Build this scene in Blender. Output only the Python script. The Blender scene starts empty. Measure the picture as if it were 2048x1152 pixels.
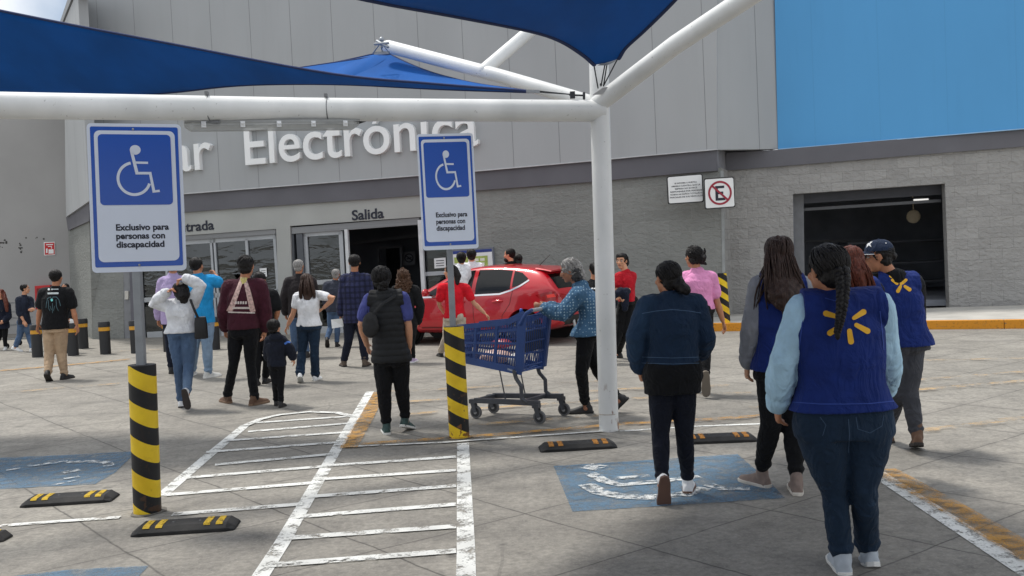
import bpy, bmesh, math, random
from mathutils import Vector, Matrix, noise
from mathutils.bvhtree import BVHTree
from mathutils.geometry import tessellate_polygon
random.seed(7)
SC = bpy.context.scene
COL = SC.collection
V = Vector
# ---------------------------------------------------------------- camera (a phone held at 1.7 m, tipped 2.7 degrees)
F = 2000.0; CAMH = 1.7
ROLL = math.atan(.047); PITCH = math.atan(78.5/2000)
_fw = V((0, math.cos(PITCH), -math.sin(PITCH))); _up0 = V((0, math.sin(PITCH), math.cos(PITCH))); _rt0 = V((1, 0, 0))
_rt = _rt0*math.cos(ROLL)-_up0*math.sin(ROLL); _up = _up0*math.cos(ROLL)+_rt0*math.sin(ROLL)
CAMP = V((0, 0, CAMH))
cd = bpy.data.cameras.new('camera'); cam = bpy.data.objects.new('camera', cd); COL.objects.link(cam)
cam.matrix_world = Matrix(((_rt.x, _up.x, -_fw.x, 0), (_rt.y, _up.y, -_fw.y, 0), (_rt.z, _up.z, -_fw.z, CAMH), (0, 0, 0, 1)))
cd.sensor_width = 36; cd.lens = 36*F/2048; cd.clip_start = .05; cd.clip_end = 1000
SC.camera = cam
# ---------------------------------------------------------------- sky, sun, exposure
SUN_EL, SUN_AZ = math.radians(66), math.radians(-50)      # azimuth from +Y towards +X
W = bpy.data.worlds.new('World'); SC.world = W; W.use_nodes = True
nt = W.node_tree; nt.nodes.clear()
_o = nt.nodes.new('ShaderNodeOutputWorld'); _b = nt.nodes.new('ShaderNodeBackground'); _s = nt.nodes.new('ShaderNodeTexSky')
_s.sky_type = 'NISHITA'; _s.sun_disc = False; _s.sun_elevation = SUN_EL; _s.sun_rotation = SUN_AZ
_t = nt.nodes.new('ShaderNodeTexCoord'); _n = nt.nodes.new('ShaderNodeTexNoise'); _n.inputs['Scale'].default_value = 2.6; _n.inputs['Detail'].default_value = 7
_mp = nt.nodes.new('ShaderNodeMapping'); _mp.inputs['Location'].default_value = (.27, .1, .0)
_r = nt.nodes.new('ShaderNodeValToRGB'); _r.color_ramp.elements[0].position = .36; _r.color_ramp.elements[1].position = .52; _r.color_ramp.elements[0].color = (.12, .12, .12, 1)
_m = nt.nodes.new('ShaderNodeMix'); _m.data_type = 'RGBA'; _m.inputs['B'].default_value = (11.5, 11.8, 12.2, 1)
L = nt.links.new
L(_t.outputs['Generated'], _mp.inputs['Vector']); L(_mp.outputs[0], _n.inputs['Vector']); L(_n.outputs[0], _r.inputs[0]); L(_r.outputs[0], _m.inputs['Factor'])
L(_s.outputs[0], _m.inputs['A']); L(_m.outputs['Result'], _b.inputs['Color']); _b.inputs['Strength'].default_value = .08; L(_b.outputs[0], _o.inputs[0])
sl = bpy.data.lights.new('sun', 'SUN'); sl.energy = 2.6; sl.angle = math.radians(8); sl.color = (1, .96, .9)
so = bpy.data.objects.new('sun', sl); COL.objects.link(so)
_sd = V((math.sin(SUN_AZ)*math.cos(SUN_EL), math.cos(SUN_AZ)*math.cos(SUN_EL), math.sin(SUN_EL)))
so.rotation_euler = _sd.to_track_quat('Z', 'Y').to_euler(); so.location = (0, 0, 30)
SC.view_settings.view_transform = 'Standard'; SC.view_settings.look = 'None'; SC.view_settings.exposure = .27; SC.view_settings.gamma = 1

# ---------------------------------------------------------------- pixel (of the 2048 px photograph) to world
def ray(x, y): return _fw+_rt*((x-1024)/F)-_up*((y-576)/F)
def U(x, y, Y):
    d = ray(x, y); return CAMP+d*(Y/d.y)
def G(x, y, z=0.0):
    d = ray(x, y); return CAMP+d*((z-CAMH)/d.z)
class Plane:
    def __init__(s, a, b):
        s.a = V((a.x, a.y, 0)); s.d = (V((b.x, b.y, 0))-s.a).normalized(); s.n = V((s.d.y, -s.d.x, 0))
        if s.n.y > 0: s.n = -s.n
    def pt(s, x, y, off=0.0):
        d = ray(x, y); t = ((s.a-CAMP).dot(s.n)+off)/d.dot(s.n); return CAMP+d*t
    def u(s, p): return (p-s.a).dot(s.d)

# ---------------------------------------------------------------- materials
def c(r, g, b):
    f = lambda v: (v/255/12.92) if v/255 <= .04045 else ((v/255+.055)/1.055)**2.4
    return (f(r), f(g), f(b))
class NT:
    def __init__(s, name):
        s.m = bpy.data.materials.new(name); s.m.use_nodes = True; s.t = s.m.node_tree; s.N = s.t.nodes
        s.b = s.N['Principled BSDF']; s.out = s.N['Material Output']; s.tc = s.N.new('ShaderNodeTexCoord').outputs['Object']
    def n(s, typ, **kw):
        x = s.N.new(typ)
        for k, v in kw.items():
            if hasattr(x, k): setattr(x, k, v)
            else: x.inputs[k.replace('_', ' ')].default_value = v
        return x
    def l(s, a, b): s.t.links.new(a, b)
    def noise(s, scale, detail=4, stretch=None, dist=0, vec=None):
        v = vec or s.tc
        if stretch:
            mp = s.n('ShaderNodeMapping'); mp.inputs['Scale'].default_value = stretch; s.l(v, mp.inputs['Vector']); v = mp.outputs[0]
        x = s.n('ShaderNodeTexNoise', Scale=scale, Detail=detail, Distortion=dist); s.l(v, x.inputs['Vector']); return x.outputs[0]
    def ramp(s, fac, p0, p1, c0=(0, 0, 0), c1=(1, 1, 1)):
        r = s.n('ShaderNodeValToRGB'); e = r.color_ramp.elements; e[0].position = p0; e[1].position = p1; e[0].color = (*c0, 1); e[1].color = (*c1, 1)
        s.l(fac, r.inputs[0]); return r.outputs[0]
    def mix(s, fac, a, b, typ='MIX'):
        x = s.n('ShaderNodeMix'); x.data_type = 'RGBA'; x.blend_type = typ
        for k, v in (('Factor', fac), ('A', a), ('B', b)):
            if isinstance(v, (int, float)): x.inputs[k].default_value = v
            elif isinstance(v, tuple): x.inputs[k].default_value = (*v, 1)
            else: s.l(v, x.inputs[k])
        return x.outputs['Result']
    def math(s, op, a, b=0.0, cc=0.0):
        x = s.n('ShaderNodeMath'); x.operation = op
        for i, v in enumerate((a, b, cc)):
            if isinstance(v, (int, float)): x.inputs[i].default_value = v
            else: s.l(v, x.inputs[i])
        return x.outputs[0]
    def dot(s, d):
        x = s.n('ShaderNodeVectorMath'); x.operation = 'DOT_PRODUCT'; s.l(s.tc, x.inputs[0]); x.inputs[1].default_value = d; return x.outputs['Value']
    def bump(s, h, strength=.3, dist=.01, prev=None):
        x = s.n('ShaderNodeBump', Strength=strength, Distance=dist); s.l(h, x.inputs['Height'])
        if prev is not None: s.l(prev, x.inputs['Normal'])
        return x.outputs[0]
    def done(s, col, rough=.8, metal=0, normal=None, spec=.5, coat=0):
        if isinstance(col, tuple): s.b.inputs['Base Color'].default_value = (*col, 1)
        else: s.l(col, s.b.inputs['Base Color'])
        if isinstance(rough, (int, float)): s.b.inputs['Roughness'].default_value = rough
        else: s.l(rough, s.b.inputs['Roughness'])
        s.b.inputs['Metallic'].default_value = metal; s.b.inputs['Specular IOR Level'].default_value = spec; s.b.inputs['Coat Weight'].default_value = coat
        if normal is not None: s.l(normal, s.b.inputs['Normal'])
        return s.m
MC = {}
def mul(a, k): return tuple(min(1, x*k) for x in a)
def plain(name, col, rough=.7, var=.12, scale=6, bump=.15, bscale=60, metal=0, spec=.5, coat=0, stretch=None):
    if name in MC: return MC[name]
    m = NT(name); n = m.noise(scale, 5, stretch)
    colo = m.mix(m.ramp(n, .3, .7), mul(col, 1-var), mul(col, 1+var))
    nm = m.bump(m.noise(bscale, 3, stretch), bump, .004) if bump else None
    MC[name] = m.done(colo, rough, metal, nm, spec, coat); return MC[name]
def cloth(name, col, rough=.9, kind='plain', col2=None):
    if name in MC: return MC[name]
    m = NT(name); n = m.noise(7, 4, None, .6)
    base = m.mix(m.ramp(n, .3, .7), mul(col, .82), mul(col, 1.2))
    h1 = m.noise(11, 3, (1, 1, .55), 1.6)
    if kind == 'denim':
        base = m.mix(m.ramp(m.noise(320, 2), .35, .7), mul(col, .75), base)
        base = m.mix(m.ramp(m.noise(3.2, 3, (1, 1, .4)), .5, .75), base, col2 or mul(col, 1.5))
    elif kind == 'plaid':
        for d, per in (((1, 0, 0), .075), ((0, 0, 1), .085)):
            f = m.math('FRACT', m.math('MULTIPLY', m.dot(d), 1/per)); k = m.math('LESS_THAN', m.math('ABSOLUTE', m.math('SUBTRACT', f, .5)), .2)
            base = m.mix(m.math('MULTIPLY', k, .55), base, col2)
    elif kind == 'dots':
        v = m.n('ShaderNodeTexVoronoi', Scale=34, Randomness=.25); m.l(m.tc, v.inputs['Vector'])
        base = m.mix(m.math('LESS_THAN', v.outputs['Distance'], .27), base, col2)
    nm = m.bump(h1, .75, .035); nm = m.bump(m.noise(26, 3, (1, 1, .5), 1.2), .2, .010, nm); nm = m.bump(m.noise(420, 2), .3, .002, nm)
    m.b.inputs['Sheen Weight'].default_value = .03
    MC[name] = m.done(base, rough, 0, nm, .25); return MC[name]
def hairmat(name, col):
    if name in MC: return MC[name]
    m = NT(name); s = m.noise(120, 3, (1, 1, .07), .4)
    base = m.mix(m.ramp(s, .3, .72), mul(col, .4), mul(col, 1.45))
    MC[name] = m.done(base, .5, 0, m.bump(s, .8, .008), .3); return MC[name]
def skinmat(name, col):
    if name in MC: return MC[name]
    m = NT(name); base = m.mix(m.ramp(m.noise(18, 3), .3, .7), mul(col, .86), mul(col, 1.1))
    m.b.inputs['Subsurface Weight'].default_value = .08; m.b.inputs['Subsurface Radius'].default_value = (.01, .004, .002)
    MC[name] = m.done(base, .55, 0, m.bump(m.noise(150, 2), .12, .002), .35); return MC[name]
def glassmat(name, tint, rough=.02, keep=.5):
    if name in MC: return MC[name]
    m = NT(name); tr = m.n('ShaderNodeBsdfTransparent'); tr.inputs[0].default_value = (*tint, 1)
    gl = m.n('ShaderNodeBsdfGlossy', Roughness=rough); gl.inputs[0].default_value = (.9, .93, .95, 1)
    m.l(m.bump(m.noise(1.6, 3, (.7, .7, 2.6), .6), .14, .05), gl.inputs['Normal'])
    fr = m.n('ShaderNodeFresnel', IOR=1.5); mx = m.n('ShaderNodeMixShader')
    m.l(m.math('ADD', fr.outputs[0], .03), mx.inputs[0]); m.l(tr.outputs[0], mx.inputs[1]); m.l(gl.outputs[0], mx.inputs[2]); m.l(mx.outputs[0], m.out.inputs['Surface'])
    MC[name] = m.m; return m.m
def worn(name, col, lo=.42, hi=.52, scale=9, rough=.75, streak=None, amount=1.0):
    """old road paint: pigment with bare patches worn through"""
    if name in MC: return MC[name]
    m = NT(name); a = m.noise(scale, 8, streak, .3); b = m.noise(scale*7, 5, None, .5)
    k = m.math('ADD', m.math('MULTIPLY', a, .6), m.math('MULTIPLY', b, .4))
    al = m.math('MULTIPLY', m.ramp(k, lo, hi), amount)
    colo = m.mix(m.ramp(m.noise(3, 5), .3, .7), mul(col, .8), mul(col, 1.08))
    m.l(al, m.b.inputs['Alpha'])
    MC[name] = m.done(colo, rough, 0, m.bump(b, .3, .003), .3); return MC[name]

# ---------------------------------------------------------------- meshes
ORG = {}
def tag(o, label=None, cat=None, group=None, kind=None):
    if label: o['label'] = label
    if cat: o['category'] = cat
    if group: o['group'] = group
    if kind: o['kind'] = kind
    return o
def thing(name, label, cat, loc=(0, 0, 0), group=None):
    o = bpy.data.objects.new(name, None); COL.objects.link(o); o.location = loc; o.empty_display_size = .1
    ORG[o.name] = V(loc); return tag(o, label, cat, group)
class MB:
    def __init__(s): s.v = []; s.f = []; s.mi = []
    def add(s, vs, fs, mi=0):
        o = len(s.v); s.v += [V(x) for x in vs]
        for q in fs: s.f.append([i+o for i in q]); s.mi.append(mi)
    def loft(s, rings, mi=0, cap=True, closed=True):
        n = len(rings[0]); vs = [p for r in rings for p in r]; fs = []
        for i in range(len(rings)-1):
            for j in range(n if closed else n-1):
                a = i*n+j; b = i*n+(j+1) % n; fs.append((a, b, b+n, a+n))
        if cap:
            fs.append(tuple(range(n-1, -1, -1))); fs.append(tuple(range((len(rings)-1)*n, len(rings)*n)))
        s.add(vs, fs, mi)
    def tube(s, pts, rad, n=12, mi=0, ref=None, rnd=True, ab=None):
        """tapered tube; ab=(a,b) scales radius across ref and its normal"""
        pts = [V(p) for p in pts]
        if isinstance(rad, (int, float)): rad = [rad]*len(pts)
        P = list(pts); R = list(rad)
        if rnd:
            d0 = (pts[0]-pts[1]).normalized(); d1 = (pts[-1]-pts[-2]).normalized(); r0, r1 = R[0], R[-1]
            P = [pts[0]+d0*r0*.92, pts[0]+d0*r0*.6]+P+[pts[-1]+d1*r1*.6, pts[-1]+d1*r1*.92]; R = [r0*.36, r0*.8]+R+[r1*.8, r1*.36]
        t0 = (P[1]-P[0]).normalized(); a = ref and V(ref) or (V((1, 0, 0)) if abs(t0.x) < .8 else V((0, 1, 0)))
        rings = []
        for i, p in enumerate(P):
            t = (P[min(i+1, len(P)-1)]-P[max(i-1, 0)])
            t = t.normalized() if t.length > 1e-9 else t0
            x = a-t*a.dot(t); x = x.normalized() if x.length > 1e-6 else t.orthogonal().normalized(); y = t.cross(x); a = x
            ka, kb = ab or (1, 1)
            rings.append([p+x*(R[i]*ka*math.cos(k*2*math.pi/n))+y*(R[i]*kb*math.sin(k*2*math.pi/n)) for k in range(n)])
        s.loft(rings, mi)
    def ell(s, cen, r, X=V((1, 0, 0)), Y=V((0, 1, 0)), Z=V((0, 0, 1)), n=16, m=10, mi=0):
        rings = []
        for i in range(m+1):
            th = math.pi*(i+.02)/(m+.04); z = -math.cos(th); q = math.sin(th)
            rings.append([V(cen)+X*(r[0]*q*math.cos(k*2*math.pi/n))+Y*(r[1]*q*math.sin(k*2*math.pi/n))+Z*(r[2]*z) for k in range(n)])
        s.loft(rings, mi)
    def prism(s, poly, ext, mi=0):
        """polygon (world points) pushed along ext, closed"""
        n = len(poly); A = [V(p) for p in poly]; B = [p+V(ext) for p in A]
        nor = V((0, 0, 0))
        for i in range(n): nor += A[i].cross(A[(i+1) % n])
        tri = tessellate_polygon([A])
        flip = nor.dot(V(ext)) > 0
        fs = []
        for t in tri:
            tn = (A[t[1]]-A[t[0]]).cross(A[t[2]]-A[t[0]])
            front = tuple(t) if tn.dot(V(ext)) < 0 else tuple(reversed(t))
            fs.append(front); fs.append(tuple(i+n for i in reversed(front)))
        for i in range(n):
            j = (i+1) % n; q = (i, j, j+n, i+n); fs.append(q if flip else tuple(reversed(q)))
        s.add(A+B, fs, mi)
    def box(s, cen, X, Y, Z, mi=0):
        """half axes"""
        cen = V(cen); X, Y, Z = V(X), V(Y), V(Z)
        vs = [cen+X*a+Y*b+Z*d for d in (-1, 1) for b in (-1, 1) for a in (-1, 1)]
        fs = [(0, 2, 3, 1), (4, 5, 7, 6), (0, 1, 5, 4), (2, 6, 7, 3), (0, 4, 6, 2), (1, 3, 7, 5)]
        if X.cross(Y).dot(Z) < 0: fs = [tuple(reversed(q)) for q in fs]
        s.add(vs, fs, mi)
    def bar(s, p, q, w, h, side=None, mi=0):
        p, q = V(p), V(q); d = q-p; t = d.normalized(); a = V(side) if side is not None else V((0, 0, 1))
        a = (a-t*a.dot(t)).normalized(); b = t.cross(a); s.box((p+q)/2, d/2, a*w/2, b*h/2, mi)
    def build(s, name, m, parent=None, smooth=True, bevel=0, fix=False, sub=0, auto=None):
        org = ORG.get(parent.name, V((0, 0, 0))) if parent else V((0, 0, 0))
        me = bpy.data.meshes.new(name); me.from_pydata([tuple(p-org) for p in s.v], [], s.f)
        for x in (m if isinstance(m, (list, tuple)) else [m]): me.materials.append(x)
        if any(s.mi): me.polygons.foreach_set('material_index', s.mi)
        if fix:
            bm = bmesh.new(); bm.from_mesh(me); bmesh.ops.remove_doubles(bm, verts=bm.verts, dist=1e-5); bmesh.ops.recalc_face_normals(bm, faces=bm.faces); bm.to_mesh(me); bm.free()
        me.update()
        return link(me, name, parent, org, smooth, bevel, sub)
def link(me, name, parent, org, smooth=True, bevel=0, sub=0):
    o = bpy.data.objects.new(name, me); COL.objects.link(o)
    if parent: o.parent = parent
    else: o.location = (0, 0, 0)
    ORG[o.name] = V(org)
    if smooth: me.polygons.foreach_set('use_smooth', [True]*len(me.polygons))
    if bevel:
        b = o.modifiers.new('b', 'BEVEL'); b.width = bevel; b.segments = 2; b.limit_method = 'ANGLE'; b.angle_limit = .6
    if sub:
        b = o.modifiers.new('s', 'SUBSURF'); b.levels = sub; b.render_levels = sub
    if smooth and not sub and len(me.polygons) < 60000:
        try: me.set_sharp_from_angle(angle=.7)
        except Exception: pass
    return o
TEX = {}
def ctex(size):
    if size not in TEX:
        t = bpy.data.textures.new('cl', 'CLOUDS'); t.noise_scale = size; t.noise_depth = 2; TEX[size] = t
    return TEX[size]
def fuse(mb, name, m, parent, voxel=.012, smooth=4, disp=(), post=None):
    """one continuous skin over overlapping closed shapes; returns object"""
    org = ORG.get(parent.name, V((0, 0, 0)))
    me = bpy.data.meshes.new('tmp'); me.from_pydata([tuple(p-org) for p in mb.v], [], mb.f)
    o = bpy.data.objects.new('tmp', me); COL.objects.link(o)
    r = o.modifiers.new('r', 'REMESH'); r.mode = 'VOXEL'; r.voxel_size = voxel; r.adaptivity = 0
    if smooth: q = o.modifiers.new('q', 'SMOOTH'); q.iterations = smooth; q.factor = .5
    for st, sz in disp:
        d = o.modifiers.new('d', 'DISPLACE'); d.texture = ctex(sz); d.strength = st; d.mid_level = .5; d.texture_coords = 'LOCAL'
    dg = bpy.context.evaluated_depsgraph_get(); ev = o.evaluated_get(dg); nm = bpy.data.meshes.new_from_object(ev)
    bpy.data.objects.remove(o); bpy.data.meshes.remove(me); nm.name = name
    if post:
        for v in nm.vertices: v.co = V(post(v.co+org, v.normal))-org
    nm.materials.clear(); nm.materials.append(m)
    return link(nm, name, parent, org, True)
def bvh_of(o):
    """BVH in world space of a built mesh object"""
    org = ORG[o.name]; return BVHTree.FromPolygons([v.co+org for v in o.data.vertices], [tuple(p.vertices) for p in o.data.polygons])
def refine(poly, step):
    """fill a 2D polygon and split it until edges are short"""
    bm = bmesh.new(); vs = [bm.verts.new((x, y, 0)) for x, y in poly]
    for t in tessellate_polygon([[V((x, y, 0)) for x, y in poly]]):
        try: bm.faces.new([vs[i] for i in t])
        except ValueError: pass
    for _ in range(8):
        e = [e for e in bm.edges if e.calc_length() > step]
        if not e: break
        bmesh.ops.subdivide_edges(bm, edges=e, cuts=1, use_grid_fill=False); bmesh.ops.triangulate(bm, faces=bm.faces)
    bm.verts.index_update()
    out = [(v.co.x, v.co.y) for v in bm.verts], [tuple(v.index for v in f.verts) for f in bm.faces]; bm.free(); return out
def drape(mb, polys, bvh, off=.004, step=6, mi=0):
    """lay flat shapes (photo pixels) on a surface like a print, following it"""
    for poly in polys:
        pv, pf = refine(poly, step); P = []; last = None
        for x, y in pv:
            h = bvh.ray_cast(CAMP, ray(x, y).normalized())
            if h[0] is not None: last = (h[0]-CAMP).length; P.append(h[0]-ray(x, y).normalized()*off)
            else: P.append(None)
        if last is None: continue
        ok = [i for i, p in enumerate(P) if p is not None]; idx = {i: k for k, i in enumerate(ok)}
        mb.add([P[i] for i in ok], [tuple(idx[i] for i in f) for f in pf if all(i in idx for i in f)], mi)
def stroke(pts, w):
    """2D polyline to polygon of width w"""
    L_, R_ = [], []
    for i, p in enumerate(pts):
        a = V(pts[max(i-1, 0)]).to_2d(); b = V(pts[min(i+1, len(pts)-1)]).to_2d(); d = (b-a).normalized(); n = V((-d.y, d.x)); ww = w[i] if isinstance(w, (list, tuple)) else w
        L_.append((p[0]+n.x*ww/2, p[1]+n.y*ww/2)); R_.append((p[0]-n.x*ww/2, p[1]-n.y*ww/2))
    return L_+R_[::-1]
def arc(cx, cy, rx, ry, a0, a1, n=16): return [(cx+rx*math.cos(math.radians(a0+(a1-a0)*i/n)), cy+ry*math.sin(math.radians(a0+(a1-a0)*i/n))) for i in range(n+1)]
def rrect(x0, y0, x1, y1, r, n=5):
    o = []
    for cx, cy, a in ((x1-r, y1-r, 0), (x0+r, y1-r, 90), (x0+r, y0+r, 180), (x1-r, y0+r, 270)): o += arc(cx, cy, r, r, a, a+90, n)
    return o
def text2d(s, size, ext=0.0, bold=0.0, align='LEFT'):
    cu = bpy.data.curves.new('t', 'FONT'); cu.body = s; cu.size = size; cu.extrude = ext; cu.offset = bold; cu.align_x = align; cu.resolution_u = 6
    o = bpy.data.objects.new('t', cu); COL.objects.link(o); dg = bpy.context.evaluated_depsgraph_get()
    me = bpy.data.meshes.new_from_object(o.evaluated_get(dg)); vs = [v.co.copy() for v in me.vertices]; fs = [tuple(p.vertices) for p in me.polygons]
    bpy.data.objects.remove(o); bpy.data.curves.remove(cu); bpy.data.meshes.remove(me); return vs, fs
# ---------------------------------------------------------------- ground
def ground_mat():
    m = NT('concrete_paving')
    n1 = m.noise(.35, 6); n2 = m.noise(2.2, 8, None, .4); n3 = m.noise(26, 6); n4 = m.noise(1.1, 6, (1, .35, 1), .8)
    col = m.mix(m.ramp(n1, .3, .7), c(138, 134, 126), c(164, 159, 149))
    col = m.mix(m.math('MULTIPLY', m.ramp(n2, .40, .72), .5), col, c(102, 100, 96))
    col = m.mix(m.math('MULTIPLY', m.ramp(n4, .5, .8), .4), col, c(184, 179, 170))
    col = m.mix(m.math('MULTIPLY', m.ramp(n3, .35, .72), .5), col, c(88, 86, 82)); n5 = m.noise(9, 8, None, .5); col = m.mix(m.math('MULTIPLY', m.ramp(n5, .5, .72), .45), col, c(92, 89, 85)); col = m.mix(m.math('MULTIPLY', m.ramp(m.noise(70, 5), .52, .7), .35), col, c(178, 174, 166))
    sp = m.ramp(m.noise(5.5, 4, None, .2), .68, .76); col = m.mix(m.math('MULTIPLY', sp, .55), col, c(70, 68, 66))
    # tyre wear along the lanes, oil spots, gum
    ty = m.ramp(m.noise(1.0, 7, (.35, 2.6, 1), .9), .52, .72); col = m.mix(m.math('MULTIPLY', ty, .28), col, c(84, 82, 79))
    vo = m.n('ShaderNodeTexVoronoi', Scale=1.3); m.l(m.tc, vo.inputs[0]); os_ = m.ramp(m.math('ADD', vo.outputs['Distance'], m.math('MULTIPLY', n3, .12)), .10, .17, (1,)*3, (0,)*3); col = m.mix(m.math('MULTIPLY', m.math('MULTIPLY', os_, m.ramp(n4, .45, .6)), .5), col, c(56, 54, 52))
    vg = m.n('ShaderNodeTexVoronoi', Scale=3.2); m.l(m.tc, vg.inputs[0]); col = m.mix(m.math('MULTIPLY', m.math('LESS_THAN', vg.outputs['Distance'], .045), .5), col, c(70, 68, 66))
    col = m.mix(m.math('MULTIPLY', m.ramp(m.noise(240, 2), .6, .75), .22), col, c(70, 69, 66))
    w = m.noise(.8, 3); wob = m.math('ADD', m.math('MULTIPLY', m.math('SUBTRACT', w, .5), .10), m.math('MULTIPLY', m.math('SUBTRACT', m.noise(14, 4), .5), .012))
    h = None
    for ang, per, off, wd, dk in ((-51.2, 1.07, 1.85, .011, .78), (37, 1.07, 6.13, .009, .75)):
        a = math.radians(ang); nrm = (-math.sin(a), math.cos(a), 0)
        u = m.math('ADD', m.dot(nrm), wob)
        fr = m.math('FRACT', m.math('ADD', m.math('MULTIPLY', m.math('SUBTRACT', u, off), 1/per), .5+100))
        d = m.math('MULTIPLY', m.math('ABSOLUTE', m.math('SUBTRACT', fr, .5)), per)
        k = m.math('SUBTRACT', 1, m.math('DIVIDE', d, wd)); k = m.n('ShaderNodeClamp', Value=0); 
        kk = m.math('SUBTRACT', 1, m.math('DIVIDE', d, wd)); m.l(kk, k.inputs[0]); k = k.outputs[0]
        # dirt gathered along the joint
        g = m.n('ShaderNodeClamp'); m.l(m.math('SUBTRACT', 1, m.math('DIVIDE', d, .09)), g.inputs[0])
        col = m.mix(m.math('MULTIPLY', g.outputs[0], m.math('MULTIPLY', n2, .3)), col, c(112, 108, 103))
        col = m.mix(m.math('MULTIPLY', m.math('MULTIPLY', k, m.ramp(m.noise(1.7, 3), .25, .5, (.6,)*3)), dk), col, c(38, 37, 36))
    # hairline cracks
    v = m.n('ShaderNodeTexVoronoi', Scale=.55); v.feature = 'DISTANCE_TO_EDGE'
    wv = m.n('ShaderNodeMix'); wv.data_type = 'VECTOR'; wv.inputs['Factor'].default_value = .12; m.l(m.tc, wv.inputs['A'])
    nn = m.n('ShaderNodeTexNoise', Scale=2.5); m.l(m.tc, nn.inputs[0]); m.l(nn.outputs['Color'], wv.inputs['B']); m.l(wv.outputs['Result'], v.inputs[0])
    ck = m.math('MULTIPLY', m.math('LESS_THAN', v.outputs[0], .004), m.ramp(n1, .5, .56)); col = m.mix(m.math('MULTIPLY', ck, .22), col, c(60, 58, 56))
    nm = m.bump(n3, .35, .006); nm = m.bump(m.noise(120, 4), .3, .003, nm)
    return m.done(col, m.ramp(n2, .2, .8, (.62,)*3, (.85,)*3), 0, nm, .35)
g = MB(); S_ = 160; g.add([(-S_, -S_, 0), (S_, -S_, 0), (S_, S_, 0), (-S_, S_, 0)], [(0, 1, 2, 3)])
tag(g.build('ground', ground_mat(), None, False), kind='structure')

def flat(mb, pts, z=.004, grid=None):
    P = [G(x, y, z) if not isinstance(x, V) else x for x, y in pts]
    t = tessellate_polygon([[V((p.x, p.y, 0)) for p in P]])
    for a in t:
        n = (P[a[1]]-P[a[0]]).cross(P[a[2]]-P[a[0]])
        mb.add([P[i] for i in a], [(0, 1, 2) if n.z > 0 else (0, 2, 1)])
def gline(mb, pts, w, z=.004):
    """painted line of true width w (m) along photo points on the ground"""
    q = [G(x, y, z) for x, y in pts]; s = stroke([(p.x, p.y) for p in q], w); n = len(q)
    for i in range(n-1): mb.add([(*s[i], z), (*s[i+1], z), (*s[2*n-2-i], z), (*s[2*n-1-i], z)], [(3, 2, 1, 0)])
def onground(o, name): return tag(o, kind='structure')
WHITE = worn('worn_white_paint', c(222, 223, 219), .38, .5, 9); YELLOW = worn('worn_yellow_paint', c(196, 144, 60), .40, .60, 10, amount=.8); YELLOWF = worn('faded_yellow_paint', c(196, 160, 106), .46, .64, 3, amount=.7)
BLUEP = worn('worn_blue_paint', c(98, 128, 152), .28, .58, 9, amount=.8); WHITES = worn('flaking_white_paint', c(214, 217, 216), .45, .55, 17)
w = MB()
gline(w, [(508, 1172), (563, 1087), (740, 783)], .1)                     # long oblique lines of the hatched walkway
gline(w, [(932, 1172), (932, 1100), (926, 886)], .105)
gline(w, [(322, 992), (412, 915), (490, 851)], .1)
gline(w, [(490, 851), (520, 838), (560, 829), (620, 823), (675, 825), (700, 831)], .09, .0115)
for a, b in (((372, 1052), (572, 1025)),): pass
for a, b in (((512, 845), (690, 833)), ((496, 863), (676, 848)), ((452, 881), (664, 866)), ((412, 904), (652, 886)), ((430, 929), (640, 910)), ((372, 955), (626, 934)), ((335, 989), (604, 967)), ((345, 1028), (585, 1009)),
             ((672, 931), (912, 913)), ((650, 958), (912, 940)), ((628, 993), (912, 971)), ((608, 1033), (912, 1008)), ((588, 1076), (912, 1052)), ((552, 1130), (912, 1101)), ((470, 1190), (912, 1160))):
    al = lambda y: 740-(y-783)*.5886
    if b[0] != 912: dy = (b[1]-a[1])/(b[0]-a[0]); b = (al(b[1]), b[1]+dy*(al(b[1])-b[0]))
    elif a[0] > 480: a = (al(a[1]), a[1])
    gline(w, [a, b], .09, .0075)
gline(w, [(0, 1051), (120, 1042), (240, 1034)], .07, .0075)
gline(w, [(690, 893), (890, 884), (1000, 876), (1200, 862), (1238, 860)], .05, .0115)
gline(w, [(1240, 862), (1400, 852), (1660, 842)], .06)
gline(w, [(1752, 945), (1900, 1041), (2080, 1158)], .13)
o = w.build('white_line_marking', WHITE, None, False); onground(o, '')
w = MB()
gline(w, [(697, 895), (735, 830), (760, 784)], .16, .015); gline(w, [(722, 887), (890, 876), (1000, 868), (1200, 851), (1260, 846), (1420, 838), (1650, 822)], .12, .0185)
gline(w, [(1765, 938), (1900, 1012), (2080, 1118)], .19, .015)
gline(w, [(0, 741), (120, 731), (260, 718)], .2, .015)
o = w.build('yellow_line_marking', YELLOW, None, False); onground(o, '')
w = MB()
for pts in ([(765, 783), (1000, 772), (1200, 762)], [(775, 805), (1000, 792), (1240, 778), (1460, 770)], [(790, 830), (980, 815), (1200, 800), (1500, 784)], [(930, 850), (1200, 830)], [(1820, 760), (2060, 742)], [(1830, 720), (2060, 716)], [(1830, 862), (1950, 848), (2060, 832)], [(1700, 790), (2060, 760)],
            [(1500, 815), (1700, 806)], [(0, 786), (90, 778), (280, 763)], [(880, 700), (1010, 694)], [(240, 702), (330, 698)]): gline(w, pts, .13, .022)
o = w.build('faded_yellow_marking', YELLOWF, None, False); onground(o, '')
w = MB(); flat(w, [(1107, 932), (1475, 908), (1536, 960), (1570, 996), (1145, 1023)]); flat(w, [(-60, 918), (150, 909), (275, 902), (230, 945), (190, 968), (-60, 981)]); flat(w, [(-60, 1162), (140, 1139), (298, 1131), (270, 1160), (-60, 1200)])
o = w.build('blue_bay_marking', BLUEP, None, False); onground(o, '')
w = MB()
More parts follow.
